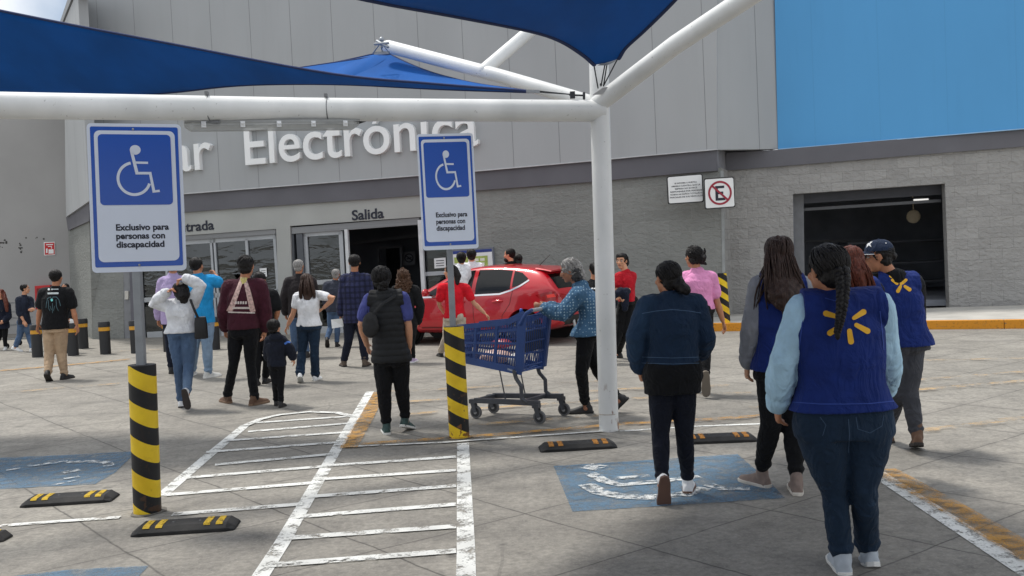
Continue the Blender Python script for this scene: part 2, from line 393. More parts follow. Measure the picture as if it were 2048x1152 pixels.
for pts, wd in (([(1170, 931), (1205, 936)], .17), ([(1180, 946), (1210, 962), (1240, 969), (1300, 964), (1400, 953)], .1), ([(1228, 956), (1300, 951)], .07),
                ([(1172, 968), (1200, 984), (1240, 992), (1300, 994), (1370, 988), (1410, 975)], .13), ([(1415, 968), (1445, 977), (1500, 977)], .09),
                ([(12, 940), (42, 936)], .05), ([(55, 932), (100, 926), (135, 922)], .07), ([(135, 924), (180, 922), (215, 925), (218, 932)], .09), ([(128, 957), (158, 952)], .05), ([(125, 945), (160, 939)], .1), ([(105, 970), (150, 960)], .04)):
    _zs = .008+.0015*(len(w.f) % 5); gline(w, pts, wd, _zs)
o = w.build('access_symbol_marking', WHITES, None, False); onground(o, '')

# ---------------------------------------------------------------- pavement with yellow kerb
RW = Plane(U(1455, 477, 20.8), U(2060, 449, 19.5))          # rock-face wall
FW = Plane(U(178, 537, 24.0), U(1434, 478, 20.0))           # entrance front
sb = MB(); kb = MB()
k0, k1 = G(1408, 663), G(2080, 657); kd = (k1-k0).normalized(); ext = k1+kd*12; kn = V((kd.y, -kd.x, 0)); kn = kn if kn.y < 0 else -kn
wall0 = V((*U(1380, 480, 20.3).xy, 0)); wallr = V((*U(2060, 449, 19.6).xy, 0))+RW.d*12
H_ = .145
def slab(mb, pts, z0, z1): mb.prism([V((p.x, p.y, z0)) for p in pts], (0, 0, z1-z0))
slab(sb, [k0-kn*.16, ext-kn*.16, wallr, V((*U(1300, 484, 20.9).xy, 0)), wall0], 0, H_-.006)
tag(sb.build('pavement', plain('pale_pavement', c(176, 173, 166), .85, .16, 2.2, .3, 40), None, False), kind='structure')
n = 14
for i in range(n):
    a = k0+(ext-k0)*(i/n); b = k0+(ext-k0)*((i+1)/n)-kd*.008
    slab(kb, [a, b, b-kn*.155, a-kn*.155], 0, H_)
m = NT('painted_kerb_yellow'); nn = m.noise(4, 7, (1, 1, 2.5), .4)
kc = m.mix(m.ramp(nn, .6, .68), c(206, 138, 34), c(120, 104, 84)); kc = m.mix(m.math('MULTIPLY', m.ramp(m.noise(30, 4), .55, .7), .4), kc, c(80, 60, 40))
tag(kb.build('kerb', m.done(kc, .8, 0, m.bump(nn, .4, .01)), None, False, .01), kind='structure')

# ---------------------------------------------------------------- store building
BO = V((*U(700, 510, 22.2).xy, 0)); B = thing('store_building', 'large grey store with blue panel, rock face block walls and two glazed entrances', 'building', BO)
def wallcoord(m, d):
    u = m.dot((d.x, d.y, 0)); v = m.dot((0, 0, 1)); cb = m.n('ShaderNodeCombineXYZ'); m.l(u, cb.inputs[0]); m.l(v, cb.inputs[1]); return u, v, cb.outputs[0]
def block_mat(name, d, col, bw, rh, mortar=.35, rough=1.0, mcol=.8):
    m = NT(name); u, v, vec = wallcoord(m, d)
    br = m.n('ShaderNodeTexBrick', Scale=1.0); br.inputs['Brick Width'].default_value = bw; br.inputs['Row Height'].default_value = rh; br.inputs['Mortar Size'].default_value = .006; br.inputs['Mortar Smooth'].default_value = .3
    br.inputs['Color1'].default_value = (*mul(col, .9), 1); br.inputs['Color2'].default_value = (*mul(col, 1.1), 1); br.inputs['Mortar'].default_value = (*mul(col, mcol), 1); m.l(vec, br.inputs['Vector'])
    n1 = m.noise(9, 8, (1, 1, 1.6), .6); n2 = m.noise(.5, 5)
    colo = m.mix(.7, m.mix(m.ramp(n1, .3, .7), mul(col, .8), mul(col, 1.15)), br.outputs[0])
    colo = m.mix(m.math('MULTIPLY', m.ramp(n2, .45, .75), .3), colo, mul(col, .78))
    colo = m.mix(m.math('MULTIPLY', m.ramp(m.noise(1.6, 6, (1, 1, .25)), .58, .8), .3), colo, mul(col, 1.3))
    nm = m.bump(br.outputs['Fac'], mortar, -.012); nm = m.bump(n1, .8*rough, .035, nm); nm = m.bump(m.noise(45, 5), .5, .01, nm)
    return m.done(colo, .95, 0, nm, .2)
def panel_mat(name, d, col, per, off, var=.06, seam=.6):
    m = NT(name); u, v, vec = wallcoord(m, d)
    fr = m.math('FRACT', m.math('ADD', m.math('MULTIPLY', m.math('SUBTRACT', u, off), 1/per), 100.5))
    k = m.math('LESS_THAN', m.math('MULTIPLY', m.math('ABSOLUTE', m.math('SUBTRACT', fr, .5)), per), .0065)
    n1 = m.noise(.6, 5, (1, 1, .5)); colo = m.mix(m.ramp(n1, .3, .7), mul(col, 1-var), mul(col, 1+var))
    colo = m.mix(m.math('MULTIPLY', m.ramp(m.noise(2.2, 6, (2.5, 2.5, .18)), .55, .8), .16), colo, mul(col, .7))
    # each sheet a touch different
    fl = m.n('ShaderNodeTexWhiteNoise'); fl.noise_dimensions = '1D'; m.l(m.math('FLOOR', m.math('ADD', m.math('MULTIPLY', m.math('SUBTRACT', u, off), 1/per), 100.5-.0)), fl.inputs['W'])
    colo = m.mix(m.math('MULTIPLY', m.math('SUBTRACT', fl.outputs['Value'], .5), .10), colo, mul(col, .8))
    colo = m.mix(m.math('MULTIPLY', k, seam), colo, mul(col, .3))
    nm = m.bump(k, .5, -.01); nm = m.bump(m.noise(1.4, 3, (1, 1, .4)), .15, .05, nm); nm = m.bump(m.noise(180, 2), .12, .003, nm)
    return m.done(colo, .6, 0, nm, .35)
ub = lambda pl, p: pl.d.dot(p-BO)
uA = [ub(FW, FW.pt(x, 330)) for x in (444, 522, 604, 685, 767, 1029, 1122, 1215, 1315, 1416)]
PER = (uA[-1]-uA[0])/11.0
DB = c(164, 167, 169)
M_panel = panel_mat('grey_sheet_cladding', FW.d, DB, PER, uA[0]); M_band = plain('dark_grey_painted_trim', c(98, 98, 104), .75, .1, 1.2, .15, 40)
M_block = block_mat('grey_block_wall', FW.d, c(136, 138, 135), .94, .235, .4, 1.1, 1.18); M_rock = block_mat('rock_face_block_wall', RW.d, c(156, 155, 153), .42, .21, .3, 1.6, .72)
M_smooth = plain('smooth_grey_render', c(166, 168, 165), .9, .12, .7, .25, 25); M_left = plain('grey_side_render', c(160, 159, 158), .9, .09, .5, .2, 20)
M_alu = plain('brushed_aluminium', c(170, 174, 178), .42, .08, 3, .08, 60, .25); M_dark = plain('dark_interior_paint', c(46, 48, 54), .9, .2, 2); M_dgrey = plain('charcoal_door_frame', c(78, 82, 88), .5, .1, 4)
M_glass = glassmat('dark_door_glass', (.42, .45, .46)); M_white = plain('white_letter_enamel', c(236, 238, 238), .4, .03, 2, .05); M_ink = plain('dark_blue_ink', c(28, 32, 48), .6, .05)
def pslab(name, pl, px, front, back, m, parent=B, smooth=False, bevel=0):
    mb = MB(); P = [pl.pt(x, y, front) for x, y in px]; mb.prism(P, pl.n*(back-front)); return mb.build(name, m, parent, smooth, bevel)
FT = [(178, 402), (372, 388), (834, 352), (951, 343), (1183, 322.5), (1281, 313), (1434, 299.5)]         # underside of the cladding
FB_ = [(178, 442), (372, 424), (834, 391), (954, 381), (1185, 363.5), (1298, 352.6), (1434, 341.5)]        # underside of the dark trim
def base(x, z=0.0, pl=FW):
    """photo row where the wall meets the ground"""
    a, b = 560, 760
    for _ in range(40):
        mid = (a+b)/2
        if pl.pt(x, mid).z > z: a = mid
        else: b = mid
    return a
RET = Plane(U(132, 539, 28.0), U(178, 537, 24.0)); RT2 = Plane(U(1434, 478, 20.0), U(1558, 472, 20.72)); LW = Plane(U(-400, 560, 27.6), U(140, 539, 27.6))
# cladding of the front, carried round the two corners
pslab('cladding', FW, FT+[(1434, -60), (600, -60), (156, -8)], .14, 0, M_panel)
pslab('drip_edge', FW, [(p[0], p[1]-2.2) for p in FT]+[(p[0], p[1]+.1) for p in FT[::-1]], .155, .02, plain('pale_grey_edge', c(186, 188, 190), .5))
pslab('cladding', RET, [(178, 402), (132, 434), (127, 48), (150, -8), (156, -8)], .1, -.1, M_panel)
pslab('cladding', RT2, [(1434, 299.5), (1556, 298), (1548, -60), (1425, -60)], .1, -.1, M_panel)
pslab('parapet_cap', RET, [(123, 48), (146, -10), (160, -10), (160, -16), (140, -16), (119, 46)], .14, -.14, plain('grey_flashing', c(120, 122, 124), .5))
pslab('trim_band', FW, [(p[0], p[1]+.2) for p in FT]+FB_[::-1], .08, -.02, M_band)
pslab('trim_band', RET, [(178, 402.4), (132, 434.4), (136, 461), (178, 442)], .05, -.1, M_band)
# end of the front where it steps back to the rock-face wall
def zprism(name, pts, z0, z1, m): mb = MB(); mb.prism([V((p.x, p.y, z0)) for p in pts], (0, 0, z1-z0)); return mb.build(name, m, B, False)
_zb, _zt = FW.pt(1434, 341.5).z, FW.pt(1434, 299.5).z
zprism('trim_band', [FW.pt(1434.2, 320, .08), RW.pt(1454, 320, -.1), RW.pt(1440, 320, -.4), FW.pt(1430, 320, -.4)], _zb, _zt+.02, plain('lit_grey_trim', c(124, 124, 129), .75))  # paler copy of the trim grey, light on the end face painted in
zprism('soffit', [FW.pt(1428, 300, .0), RT2.pt(1440, 299, -.09), RT2.pt(1552, 299, -.09), RW.pt(1570, 299, -.3), RW.pt(1430, 299, -.6)], _zt+.03, _zt+.05, M_band)
# block walls
xs_open = (272, 552, 580, 897)
def ypoly(line, x):
    for a, b in zip(line, line[1:]):
        if a[0] <= x <= b[0]: return a[1]+(b[1]-a[1])*(x-a[0])/(b[0]-a[0])
    return line[-1][1]
top = lambda x: ypoly(FB_, x)-6
pslab('block_wall', FW, [(898, top(898)), (1200, top(1200)), (1443, 335), (1450, base(1450)), (1200, base(1200)), (898, base(898))], .0, -.3, M_block)
pslab('block_wall', FW, [(178, top(178)), (246, top(246)), (248, base(248)), (186, base(186))], .0, -.3, M_block)
pslab('corner_trim', FW, [(1441, 342), (1446.5, 342), (1452, base(1452)), (1446.5, base(1446.5))], .012, -.1, plain('pale_corner_trim', c(150, 154, 154), .6))
pslab('block_wall', RET, [(178, 438), (136, 457), (146, 700), (186, 700)], .0, -.2, M_block)
zprism('block_wall', [FW.pt(1448.5, 500, -.002), RW.pt(1463, 500, -.1), RW.pt(1440, 500, -.4), FW.pt(1440, 500, -.4)], 0, _zb+.05, M_rock)
# rock-face wall with the receiving doorway
OP = [(1586, 388), (1890, 367), (1899, 611), (1589, 628)]
RB = [(1452, 341), (1640, 326), (1900, 304.5), (2060, 292)]
yb = lambda x: base(x, .0, RW)
pslab('block_wall', RW, [(1450, 330), (1586, 320), (1586, 388), (1589, 628), (1589, yb(1589)), (1458, yb(1458))], .0, -.35, M_rock)
pslab('block_wall', RW, [(1586, 320), (1900, 296), (1890, 367), (1586, 388)], .0, -.35, M_rock)
pslab('block_wall', RW, [(1900, 296), (2500, 250), (2510, yb(2500)), (1899, yb(1899)), (1899, 611), (1890, 367)], .0, -.35, M_rock)
pslab('trim_band', RW, RB+[(2500, 257), (2500, 220), (2060, 256), (1558, 299), (1452, 306)], .07, -.05, M_band)
BLU = Plane(U(1556, 472, 20.62), U(2060, 449, 19.38))
M_blue = panel_mat('blue_sheet_cladding', RW.d, c(84, 156, 210), 1.25, 0, .04, .08)
pslab('cladding', BLU, [(1556, 298), (2060, 256), (2500, 219), (2480, -60), (1548, -60)], .0, -.15, M_blue)
pslab('drip_edge', BLU, [(1557, 299.2), (2060, 257.2), (2500, 220), (2500, 218), (2060, 255.4), (1557, 297.4)], .03, -.15, plain('pale_blue_edge', c(150, 190, 220), .5))
# receiving room behind the doorway
mb = MB(); P = [RW.pt(x, y) for x, y in OP]; inn = -RW.n
def room(mb, a, b, z0, z1, d, inn, t=.12):
    """five-sided room behind an opening running a..b"""
    e = (b-a); e.z = 0; ed = e.normalized(); A_ = V((a.x, a.y, 0)); B_ = V((b.x, b.y, 0)); h = z1-z0; zc = (z0+z1)/2; mid = (A_+B_)/2; ln = e.length/2
    mb.box(mid+inn*(d+t/2)+V((0, 0, zc)), ed*(ln+t), inn*t/2, V((0, 0, h/2)))
    mb.box(A_+inn*d/2-ed*t/2+V((0, 0, zc)), ed*t/2, inn*d/2, V((0, 0, h/2))); mb.box(B_+inn*d/2+ed*t/2+V((0, 0, zc)), ed*t/2, inn*d/2, V((0, 0, h/2)))
    mb.box(mid+inn*d/2+V((0, 0, z1+t/2)), ed*(ln+t), inn*(d/2+t), V((0, 0, t/2))); mb.box(mid+inn*d/2+V((0, 0, z0-t/2)), ed*(ln+t), inn*(d/2), V((0, 0, t/2)))
room(mb, P[0]+inn*.36+RW.d*.02, P[1]+inn*.36+RW.d*1.5, .26, 3.6, 5, inn); mb.build('receiving_room', plain('very_dark_room', c(120, 124, 132), .9, .2, 2), B, False)
fr = MB(); w2 = .05
fr.bar(P[0]+inn*.4+RW.d*.11, P[3]+inn*.4+RW.d*.11, .06, .24, inn); fr.build('lit_side_strip', plain('lit_reveal_grey', c(120, 122, 126), .8), B, False); fr = MB(); fr.bar(P[0]+inn*.42-V((0, 0, .09)), P[1]+inn*.42-V((0, 0, .09)), .06, .22, inn); fr.build('doorway_lintel', plain('dark_reveal', c(70, 72, 78), .8), B, False)  # jamb bar imitates the sky-lit side wall, light put into its grey
fr = MB(); fr.bar(P[0]+V((0, 0, -.32))+inn*.5, P[1]+V((0, 0, -.32))+inn*.5, .05, .06, inn); fr.build('door_track', plain('dark_steel_rail', c(84, 86, 90), .5), B, False); fr = MB(); fr.bar(P[0]+V((.5, 0, -1.0))+inn*4.6, P[1]+V((1, 0, -1.2))+inn*4.6, .05, .05, inn); fr.build('wall_rail', plain('dark_steel_rail', c(84, 86, 90), .5), B, False)
q = RW.pt(1827, 433, -1.6); mb = MB(); mb.ell(q, (.145, .05, .145), RW.d, inn, V((0, 0, 1)), 24, 12); mb.tube([q+V((0, 0, .13)), q+V((0, 0, 1.1))], .012, 8); tag(mb.build('wall_lamp', plain('cream_globe', c(150, 138, 116), .7), None), 'round cream disc lamp hanging in the dark receiving doorway', 'lamp')
q = RW.pt(1842, 399.5, -1.2); mb = MB(); mb.box(q, RW.d*.14, inn*.05, V((0, 0, .018)))
em = NT('lit_tube'); em.b.inputs['Emission Color'].default_value = (1, .98, .94, 1); em.b.inputs['Emission Strength'].default_value = .7
mb2 = MB(); mb2.box(q+V((0, 0, .03)), RW.d*.17, inn*.07, V((0, 0, .012))); mb2.tube([q+V((0, 0, .03)), q+V((0, 0, .8))], .006, 6)
tl = thing('ceiling_light', 'small lit tube light under the ceiling of the dark doorway', 'light', q); mb.build('tube', em.done((.8, .8, .8), .5), tl, False); mb2.build('housing', M_dgrey, tl, False)
mb = MB(); q = RW.pt(1800, 560, -3.6)
for i in range(4): mb.bar(V((q.x-1.2+i*.8, q.y, .26)), V((q.x-1.2+i*.8, q.y, 1.5)), .05, .05)
for z in (.5, .95, 1.45): mb.box(V((q.x, q.y, z)), V((1.3, 0, 0)), V((0, .3, 0)), V((0, 0, .02)))
tag(mb.build('storage_rack', plain('grey_rack_steel', c(96, 98, 104), .6), None, False), 'dim steel storage rack inside the dark receiving doorway', 'rack')

# --- entrances: smooth surround, frames, sliding doors
LT = [(246, top(246)), (372, top(372)), (834, top(834)), (898, top(898))]
LB = [(246, 480), (272, 478), (372, 470), (552, 457.5)]
pslab('entrance_surround', FW, LT+[(898, 430), (580, 452), (580, 456), (552, 457.6), (272, 478), (246, 480)], .012, -.3, M_smooth)
pslab('entrance_surround', FW, [(552, 457), (580, 455), (588, base(588)), (560, base(560))], .014, -.3, M_smooth)
pslab('corner_trim', FW, [(246, 480), (272, 478), (276, base(276)), (249, base(249))], .01, -.2, plain('grey_metal_jamb', c(124, 126, 130), .6))
pslab('downpipe', FW, [(257, 486), (264, 486), (270, base(270)), (263, base(263))], .05, .005, plain('dark_conduit', c(92, 92, 100), .6))
mb = MB(); mb.prism([FW.pt(x, y, .05) for x, y in ((249, 582), (256, 582), (256, 599), (249, 599))], FW.n*-.045); tag(mb.build('switch_box', plain('cream_plastic', c(190, 188, 180), .6), None, False, .006), 'small cream switch box on the grey door jamb', 'box')
inn2 = -FW.n
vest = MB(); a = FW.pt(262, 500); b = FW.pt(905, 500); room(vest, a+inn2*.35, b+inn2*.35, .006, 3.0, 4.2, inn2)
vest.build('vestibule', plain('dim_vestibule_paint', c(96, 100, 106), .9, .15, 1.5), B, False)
def fbar(mb, a, b, w, off=-.12, dep=.06, mi=0):
    """frame bar in the front plane along two photo points, w in photo px"""
    A_, B_ = FW.pt(*a, off), FW.pt(*b, off); mb.bar(A_, B_, dep, w/2000*21.5, FW.n, mi)
mb = MB()                                                     # roller shutter boxes
mb.prism([FW.pt(x, y, -.02) for x, y in ((272, 478.2), (551, 458), (551, 468), (272, 488))], inn2*.2); mb.prism([FW.pt(x, y, -.02) for x, y in ((583, 455), (838, 435), (838, 449), (583, 468))], inn2*.2)
mb.build('shutter_box', plain('grey_shutter_slats', c(128, 130, 132), .6, .1, 3, .5, 30, stretch=(.1, .1, 6)), B, False)
# first entrance
mb = MB()
fbar(mb, (272, 492), (551, 473), 9); fbar(mb, (422, 470), (436, 681), 5); fbar(mb, (429, 470), (443, 681), 5); fbar(mb, (493, 466), (505, 674), 6); fbar(mb, (549, 462), (562, 668), 6); fbar(mb, (290, 600), (562, 582), 10); fbar(mb, (296, 672), (562, 657), 18); fbar(mb, (330, 480), (344, 684), 5); fbar(mb, (275, 490), (289, 690), 8)
d1 = mb.build('sliding_door', M_alu, B, False)
mb = MB(); mb.prism([FW.pt(x, y, -.13) for x, y in ((276, 490), (551, 472), (562, 664), (290, 684))], inn2*.012); mb.build('glass_panel', M_glass, d1, False)
# second entrance: one leaf slid open
mb = MB(); fbar(mb, (586, 466), (594, 674), 8, -.1, .12); fbar(mb, (600, 468), (612, 672), 14, -.08, .1); mb.build('door_jamb', M_dgrey, B, False)
mb = MB(); fbar(mb, (607, 468), (683, 463), 12); fbar(mb, (611, 466), (623, 672), 9); fbar(mb, (682, 462), (693, 668), 9); fbar(mb, (614, 566), (690, 561), 9); fbar(mb, (618, 662), (694, 658), 16)
d2 = mb.build('sliding_door', M_alu, B, False)
mb = MB(); mb.prism([FW.pt(x, y, -.13) for x, y in ((612, 468), (682, 464), (693, 664), (622, 668))], inn2*.012); mb.build('glass_panel', M_glass, d2, False)
mb = MB(); fbar(mb, (693, 459), (704, 668), 7, -.05, .08); mb.build('door_post', plain('white_door_post', c(205, 208, 210), .45), B, False); mb = MB(); fbar(mb, (840, 440), (852, 655), 8, -.05, .08); mb.build('door_post', plain('white_door_post', c(205, 208, 210), .45), B, False)
mb = MB(); fbar(mb, (846, 437), (897, 433), 9); fbar(mb, (894, 434), (906, 650), 7); fbar(mb, (850, 548), (902, 545), 8); fbar(mb, (856, 644), (906, 640), 14); d3 = mb.build('side_window', M_alu, B, False)
mb = MB(); mb.prism([FW.pt(x, y, -.13) for x, y in ((845, 438), (895, 434), (906, 646), (856, 650))], inn2*.012); mb.build('glass_panel', M_glass, d3, False)
# inner frames seen through the open leaf
mb = MB(); ib = lambda a, b, w: mb.bar(FW.pt(*a, -3.6), FW.pt(*b, -3.6), .06, w/2000*25, FW.n)
ib((756, 495), (764, 660), 5); ib((802, 492), (808, 650), 5); ib((756, 496), (802, 493), 5); ib((700, 487), (838, 470), 6); mb.build('inner_door_frame', plain('dim_steel_frame', c(96, 98, 102), .5), B, False)
def notice(name, label, pl, px, off, m, cat='notice'):
    mb = MB(); mb.prism([pl.pt(x, y, off) for x, y in px], -pl.n*.006); t = tag(mb.build(name, m, None, False), label, cat); ORG[t.name] = V((0, 0, 0)); return t
PAPER = plain('white_paper', c(226, 228, 228), .8, .03)
def marks(pl, polys, off, m, name, parent):
    mb = MB()
    for p in polys:
        P = [pl.pt(x, y, off) for x, y in p]
        for t in tessellate_polygon([P]):
            nn = (P[t[1]]-P[t[0]]).cross(P[t[2]]-P[t[0]]); mb.add([P[i] for i in t], [(0, 1, 2) if nn.dot(pl.n) > 0 else (0, 2, 1)])
    return mb.build(name, m, parent, False)
t = notice('paper_notice', 'white paper notice taped inside the entrance glass behind the maroon jumper', FW, ((519, 537), (533, 536), (534, 553), (521, 554)), -.1, PAPER); marks(FW, [[(522, 541+i*4), (531, 540.6+i*4), (531, 541.6+i*4), (522, 542+i*4)] for i in range(3)], -.098, M_ink, 'printed_line', t)
t = notice('paper_notice', 'white paper notice on the glass beside the store map board', FW, ((868, 517), (891, 515), (892, 535), (869, 537)), -.1, PAPER); marks(FW, [[(872, 521+i*5), (888, 520+i*5), (888, 521.6+i*5), (872, 522.6+i*5)] for i in range(3)], -.098, M_ink, 'printed_line', t)
t = notice('no_smoking_sign', 'dim square no smoking sign deep inside the exit doorway', FW, ((806, 504), (830, 502.5), (830.5, 529), (806.5, 531)), -3.9, plain('grey_sign_board', c(120, 122, 126), .7), 'sign')
marks(FW, [arc(818, 516, 9, 9, 0, 360, 24)[:-1]], -3.88, M_ink, 'ring', t); marks(FW, [arc(818, 516, 7, 7, 0, 360, 24)[:-1]], -3.87, plain('grey_sign_board', c(120, 122, 126)), 'ring_face', t); marks(FW, [stroke([(811, 511), (825, 521)], 2), stroke([(813, 518), (823, 515)], 2)], -3.86, M_ink, 'bar', t)
mb = MB(); mb.prism([FW.pt(x, y, -3.95) for x, y in ((772, 497), (800, 495), (802, 640), (776, 645))], inn2*.01); mb.build('dark_doorway_sheet', plain('unlit_gap_black', c(14, 15, 18), .9), B, False)  # black sheet imitates the unlit space behind the inner frame
# --- lettering
def walltext(s, pl, p0, p1, hpx, off, ext, m, name, parent=B, bold=.0):
    """letters standing off a wall, baseline between two photo points"""
    vs, fs = text2d(s, 1.0, .5, bold); wd = max(v.x for v in vs); A_ = pl.pt(*p0, off); B_ = pl.pt(*p1, off); X = (B_-A_)/wd
    Hh = hpx; mb = MB(); mb.add([A_+X*v.x+V((0, 0, 1))*v.y*Hh+pl.n*(v.z+.5)*ext for v in vs], fs); return mb.build(name, m, parent, False)
walltext('Electrónica', FW, (490, 331), (960, 290.5), 1.28, .14, .13, M_white, 'lettering', bold=.006)
walltext('Hogar', FW, (186, 360), (430, 337), 1.28, .14, .13, M_white, 'lettering', bold=.006)
walltext('Salida', FW, (704, 440.5), (768, 435.5), .31, .014, .012, M_ink, 'lettering', bold=.018); walltext('Entrada', FW, (346, 465.5), (428.5, 458.5), .31, .014, .012, M_ink, 'lettering', bold=.018)
# --- side wall, roof slab behind
pslab('side_wall', LW, [(-500, 124), (136, 112), (146, 720), (-500, 720)], .0, -.3, M_left)
mb = MB(); q = [FW.pt(160, 300, -.35), FW.pt(1440, 300, -.35), RW.pt(1560, 300, -.5), RW.pt(2500, 250, -.5), V((22, 60, 0)), V((-16, 60, 0)), V((-13.4, 28.6, 0))]
mb.prism([V((p.x, p.y, 7.55)) for p in q], (0, 0, .1)); mb.build('roof', M_dgrey, B, False)
sm = plain('scuff_marks', c(70, 68, 66), .9); mb = MB(); rs = random.Random(3)
for i in range(26):
    x, y = rs.choice(((0, 490), (8, 484), (45, 476), (38, 492), (42, 500))); x += rs.uniform(-3, 5)+(rs.uniform(0, 45) if y == 476 else 0); y += rs.uniform(-5, 5)*(.5 if y == 476 else 1)
    r_ = rs.uniform(.8, 2.2); pp = [LW.pt(x+r_*math.cos(k)*rs.uniform(.6, 1.5), y+r_*math.sin(k), .004) for k in range(0, 6)]; mb.add(pp, [(5, 4, 3, 2, 1, 0)])
mb.build('scuff_mark', sm, B, False)
# --- things fixed to the walls
M_red = plain('red_enamel', c(190, 32, 36), .5, .06); M_wht = plain('white_sign_sheet', c(228, 230, 230), .5, .04)
t = thing('fire_sign', 'small red fire equipment sign high on the plain side wall', 'sign', LW.pt(98, 510)); 
pslab('panel', LW, [(87.5, 484.5), (109.5, 483.5), (110.5, 510), (88.5, 511)], .02, .0, M_wht, t); pslab('face', LW, [(89, 486), (108.5, 485), (109.5, 508.6), (89.7, 509.6)], .024, .021, M_red, t)
marks(LW, [stroke([(96, 493), (103, 492.5), (103, 497)], 1.6), [(92, 497), (95, 497), (95, 506), (92, 506)], [(97, 499), (107, 498.5), (107.4, 507), (97, 507.4)], [(92, 488.5), (106, 488), (106, 489.8), (92, 490.2)]], .027, M_wht, 'pictogram', t)
t = thing('fire_hose_cabinet', 'red fire hose cabinet on the side wall behind the young man in navy', 'cabinet', LW.pt(84, 612)); pslab('case', LW, [(69, 572), (100, 570), (102, 617), (71, 619)], .22, .0, M_red, t, False, .01); pslab('door', LW, [(73, 577), (97, 575), (98, 612), (75, 613)], .235, .222, plain('dark_red_glass', c(120, 24, 30), .2), t)
# map board by the exit
t = thing('map_board', 'framed store plan board with blue frame beside the exit', 'board', FW.pt(942, 560)); pslab('frame', FW, [(900, 500), (986, 494), (991, 562), (906, 568)], .07, .0, plain('board_frame_grey', c(110, 114, 124), .5), t)
pslab('header', FW, [(903, 503), (983, 497.5), (983.5, 503), (903.5, 508.5)], .076, .071, plain('deep_blue_print', c(34, 56, 130), .5), t); pslab('sheet', FW, [(903.6, 509), (983.6, 503.5), (988, 560), (908, 565)], .076, .071, M_wht, t)
mp = plain('plan_green_print', c(168, 186, 96), .6, .2, 14); marks(FW, [[(930, 514), (975, 511), (977, 552), (932, 555)], [(908, 515), (924, 514), (925, 526), (909, 527)]], .08, mp, 'plan', t)
marks(FW, [[(936+12*i, 518+9*j-i*.8), (945+12*i, 517.4+9*j-i*.8), (945.4+12*i, 523+9*j-i*.8), (936.4+12*i, 523.6+9*j-i*.8)] for i in range(3) for j in range(4)], .084, plain('plan_cream_print', c(232, 232, 214), .6), 'plan_room', t)
# two wall signs on brackets
def wsign(name, label, corners, Y, m_edge):
    Q = [U(x, y, Y) for x, y in corners]; ctr = sum(Q, V())/4; t = thing(name, label, 'sign', (ctr.x, ctr.y, ctr.z-.3)); nrm = (Q[1]-Q[0]).cross(Q[2]-Q[1]).normalized(); nrm = nrm if nrm.y < 0 else -nrm
    def M(u, v, w=0): return Q[0]*(1-u)*(1-v)+Q[1]*u*(1-v)+Q[2]*u*v+Q[3]*(1-u)*v+nrm*w
    mb = MB(); mb.prism([M(x, y) for x, y in rrect(0, 0, 1, 1, .06)], nrm*-.025); mb.build('edge', m_edge, t, False)
    mb = MB(); mb.prism([M(x, y, .003) for x, y in rrect(.03, .035, .97, .965, .05)], nrm*-.002); mb.build('face', M_wht, t, False)
    mb = MB(); back = V((0, .35, 0))
    for v in (.3, .7): mb.bar(M(.5, v, -.03), M(.5, v, -.03)+V((-.15, .55, 0)), .04, .04)
    mb.build('bracket', M_dgrey, t, False); return t, M, nrm
def onsign(mb, M, poly, w):
    P = [M(x, y, w) for x, y in poly]; nrm = (M(1, 0)-M(0, 0)).cross(M(0, 1)-M(0, 0)).normalized(); nrm = nrm if nrm.y < 0 else -nrm
    for t in tessellate_polygon([P]):
        nn = (P[t[1]]-P[t[0]]).cross(P[t[2]]-P[t[0]]); mb.add([P[i] for i in t], [(0, 1, 2) if nn.dot(nrm) > 0 else (0, 2, 1)])
def signtext(mb, M, s, x0, y, w_, h, off, bold=.0, align=None):
    """one line of writing in sign units: left end x0, baseline y, width w_, cap height h"""
    vs, fs = text2d(s, 1.0, 0, bold); wd = max(v.x for v in vs); k = w_/wd
    mb.add([M(x0+v.x*k, y-v.y*h/.72, off) for v in vs], fs)
E_ = plain('black_sign_edge', c(24, 25, 28), .5)
t, M, nr = wsign('liability_sign', 'white rectangular sign with six lines of small print on the block wall', [(1333, 353), (1405, 347), (1408, 404), (1336, 409)], 19.6, E_)
mb = MB()
for i, s in enumerate(('SE INFORMA A NUESTRA', 'AMABLE CLIENTELA QUE LA', 'EMPRESA NO SE HACE', 'RESPONSABLE POR PERDIDAS', 'ROBOS NI DAÑOS TOTALES O', 'PARCIALES DE SUS VEHICULOS')):
    ww = (.62, .8, .62, .88, .88, .92)[i]; signtext(mb, M, s, .52-ww/2, .30+i*.098, ww, .052, .006, .02)
mb.build('lettering', M_ink, t, False)
t, M, nr = wsign('no_parking_sign', 'square white sign with a crossed out black letter E', [(1407.5, 357), (1468, 353), (1471, 414.5), (1410, 419)], 19.4, E_)
mb = MB(); onsign(mb, M, [(.36, .27), (.66, .27), (.66, .35), (.45, .35), (.45, .46), (.62, .46), (.62, .54), (.45, .54), (.45, .66), (.68, .66), (.68, .745), (.36, .745)], .006); mb.build('letter', M_ink, t, False)
mb = MB(); a = arc(.51, .5, .39, .39, 0, 360, 40)[:-1]; b_ = arc(.51, .5, .325, .325, 0, 360, 40)[:-1]
for i in range(40): onsign(mb, M, [a[i], a[(i+1) % 40], b_[(i+1) % 40], b_[i]], .008)
onsign(mb, M, stroke([(.26, .255), (.76, .745)], .065), .010); mb.build('prohibition_ring', plain('dark_red_paint', c(150, 28, 52), .5), t, False)
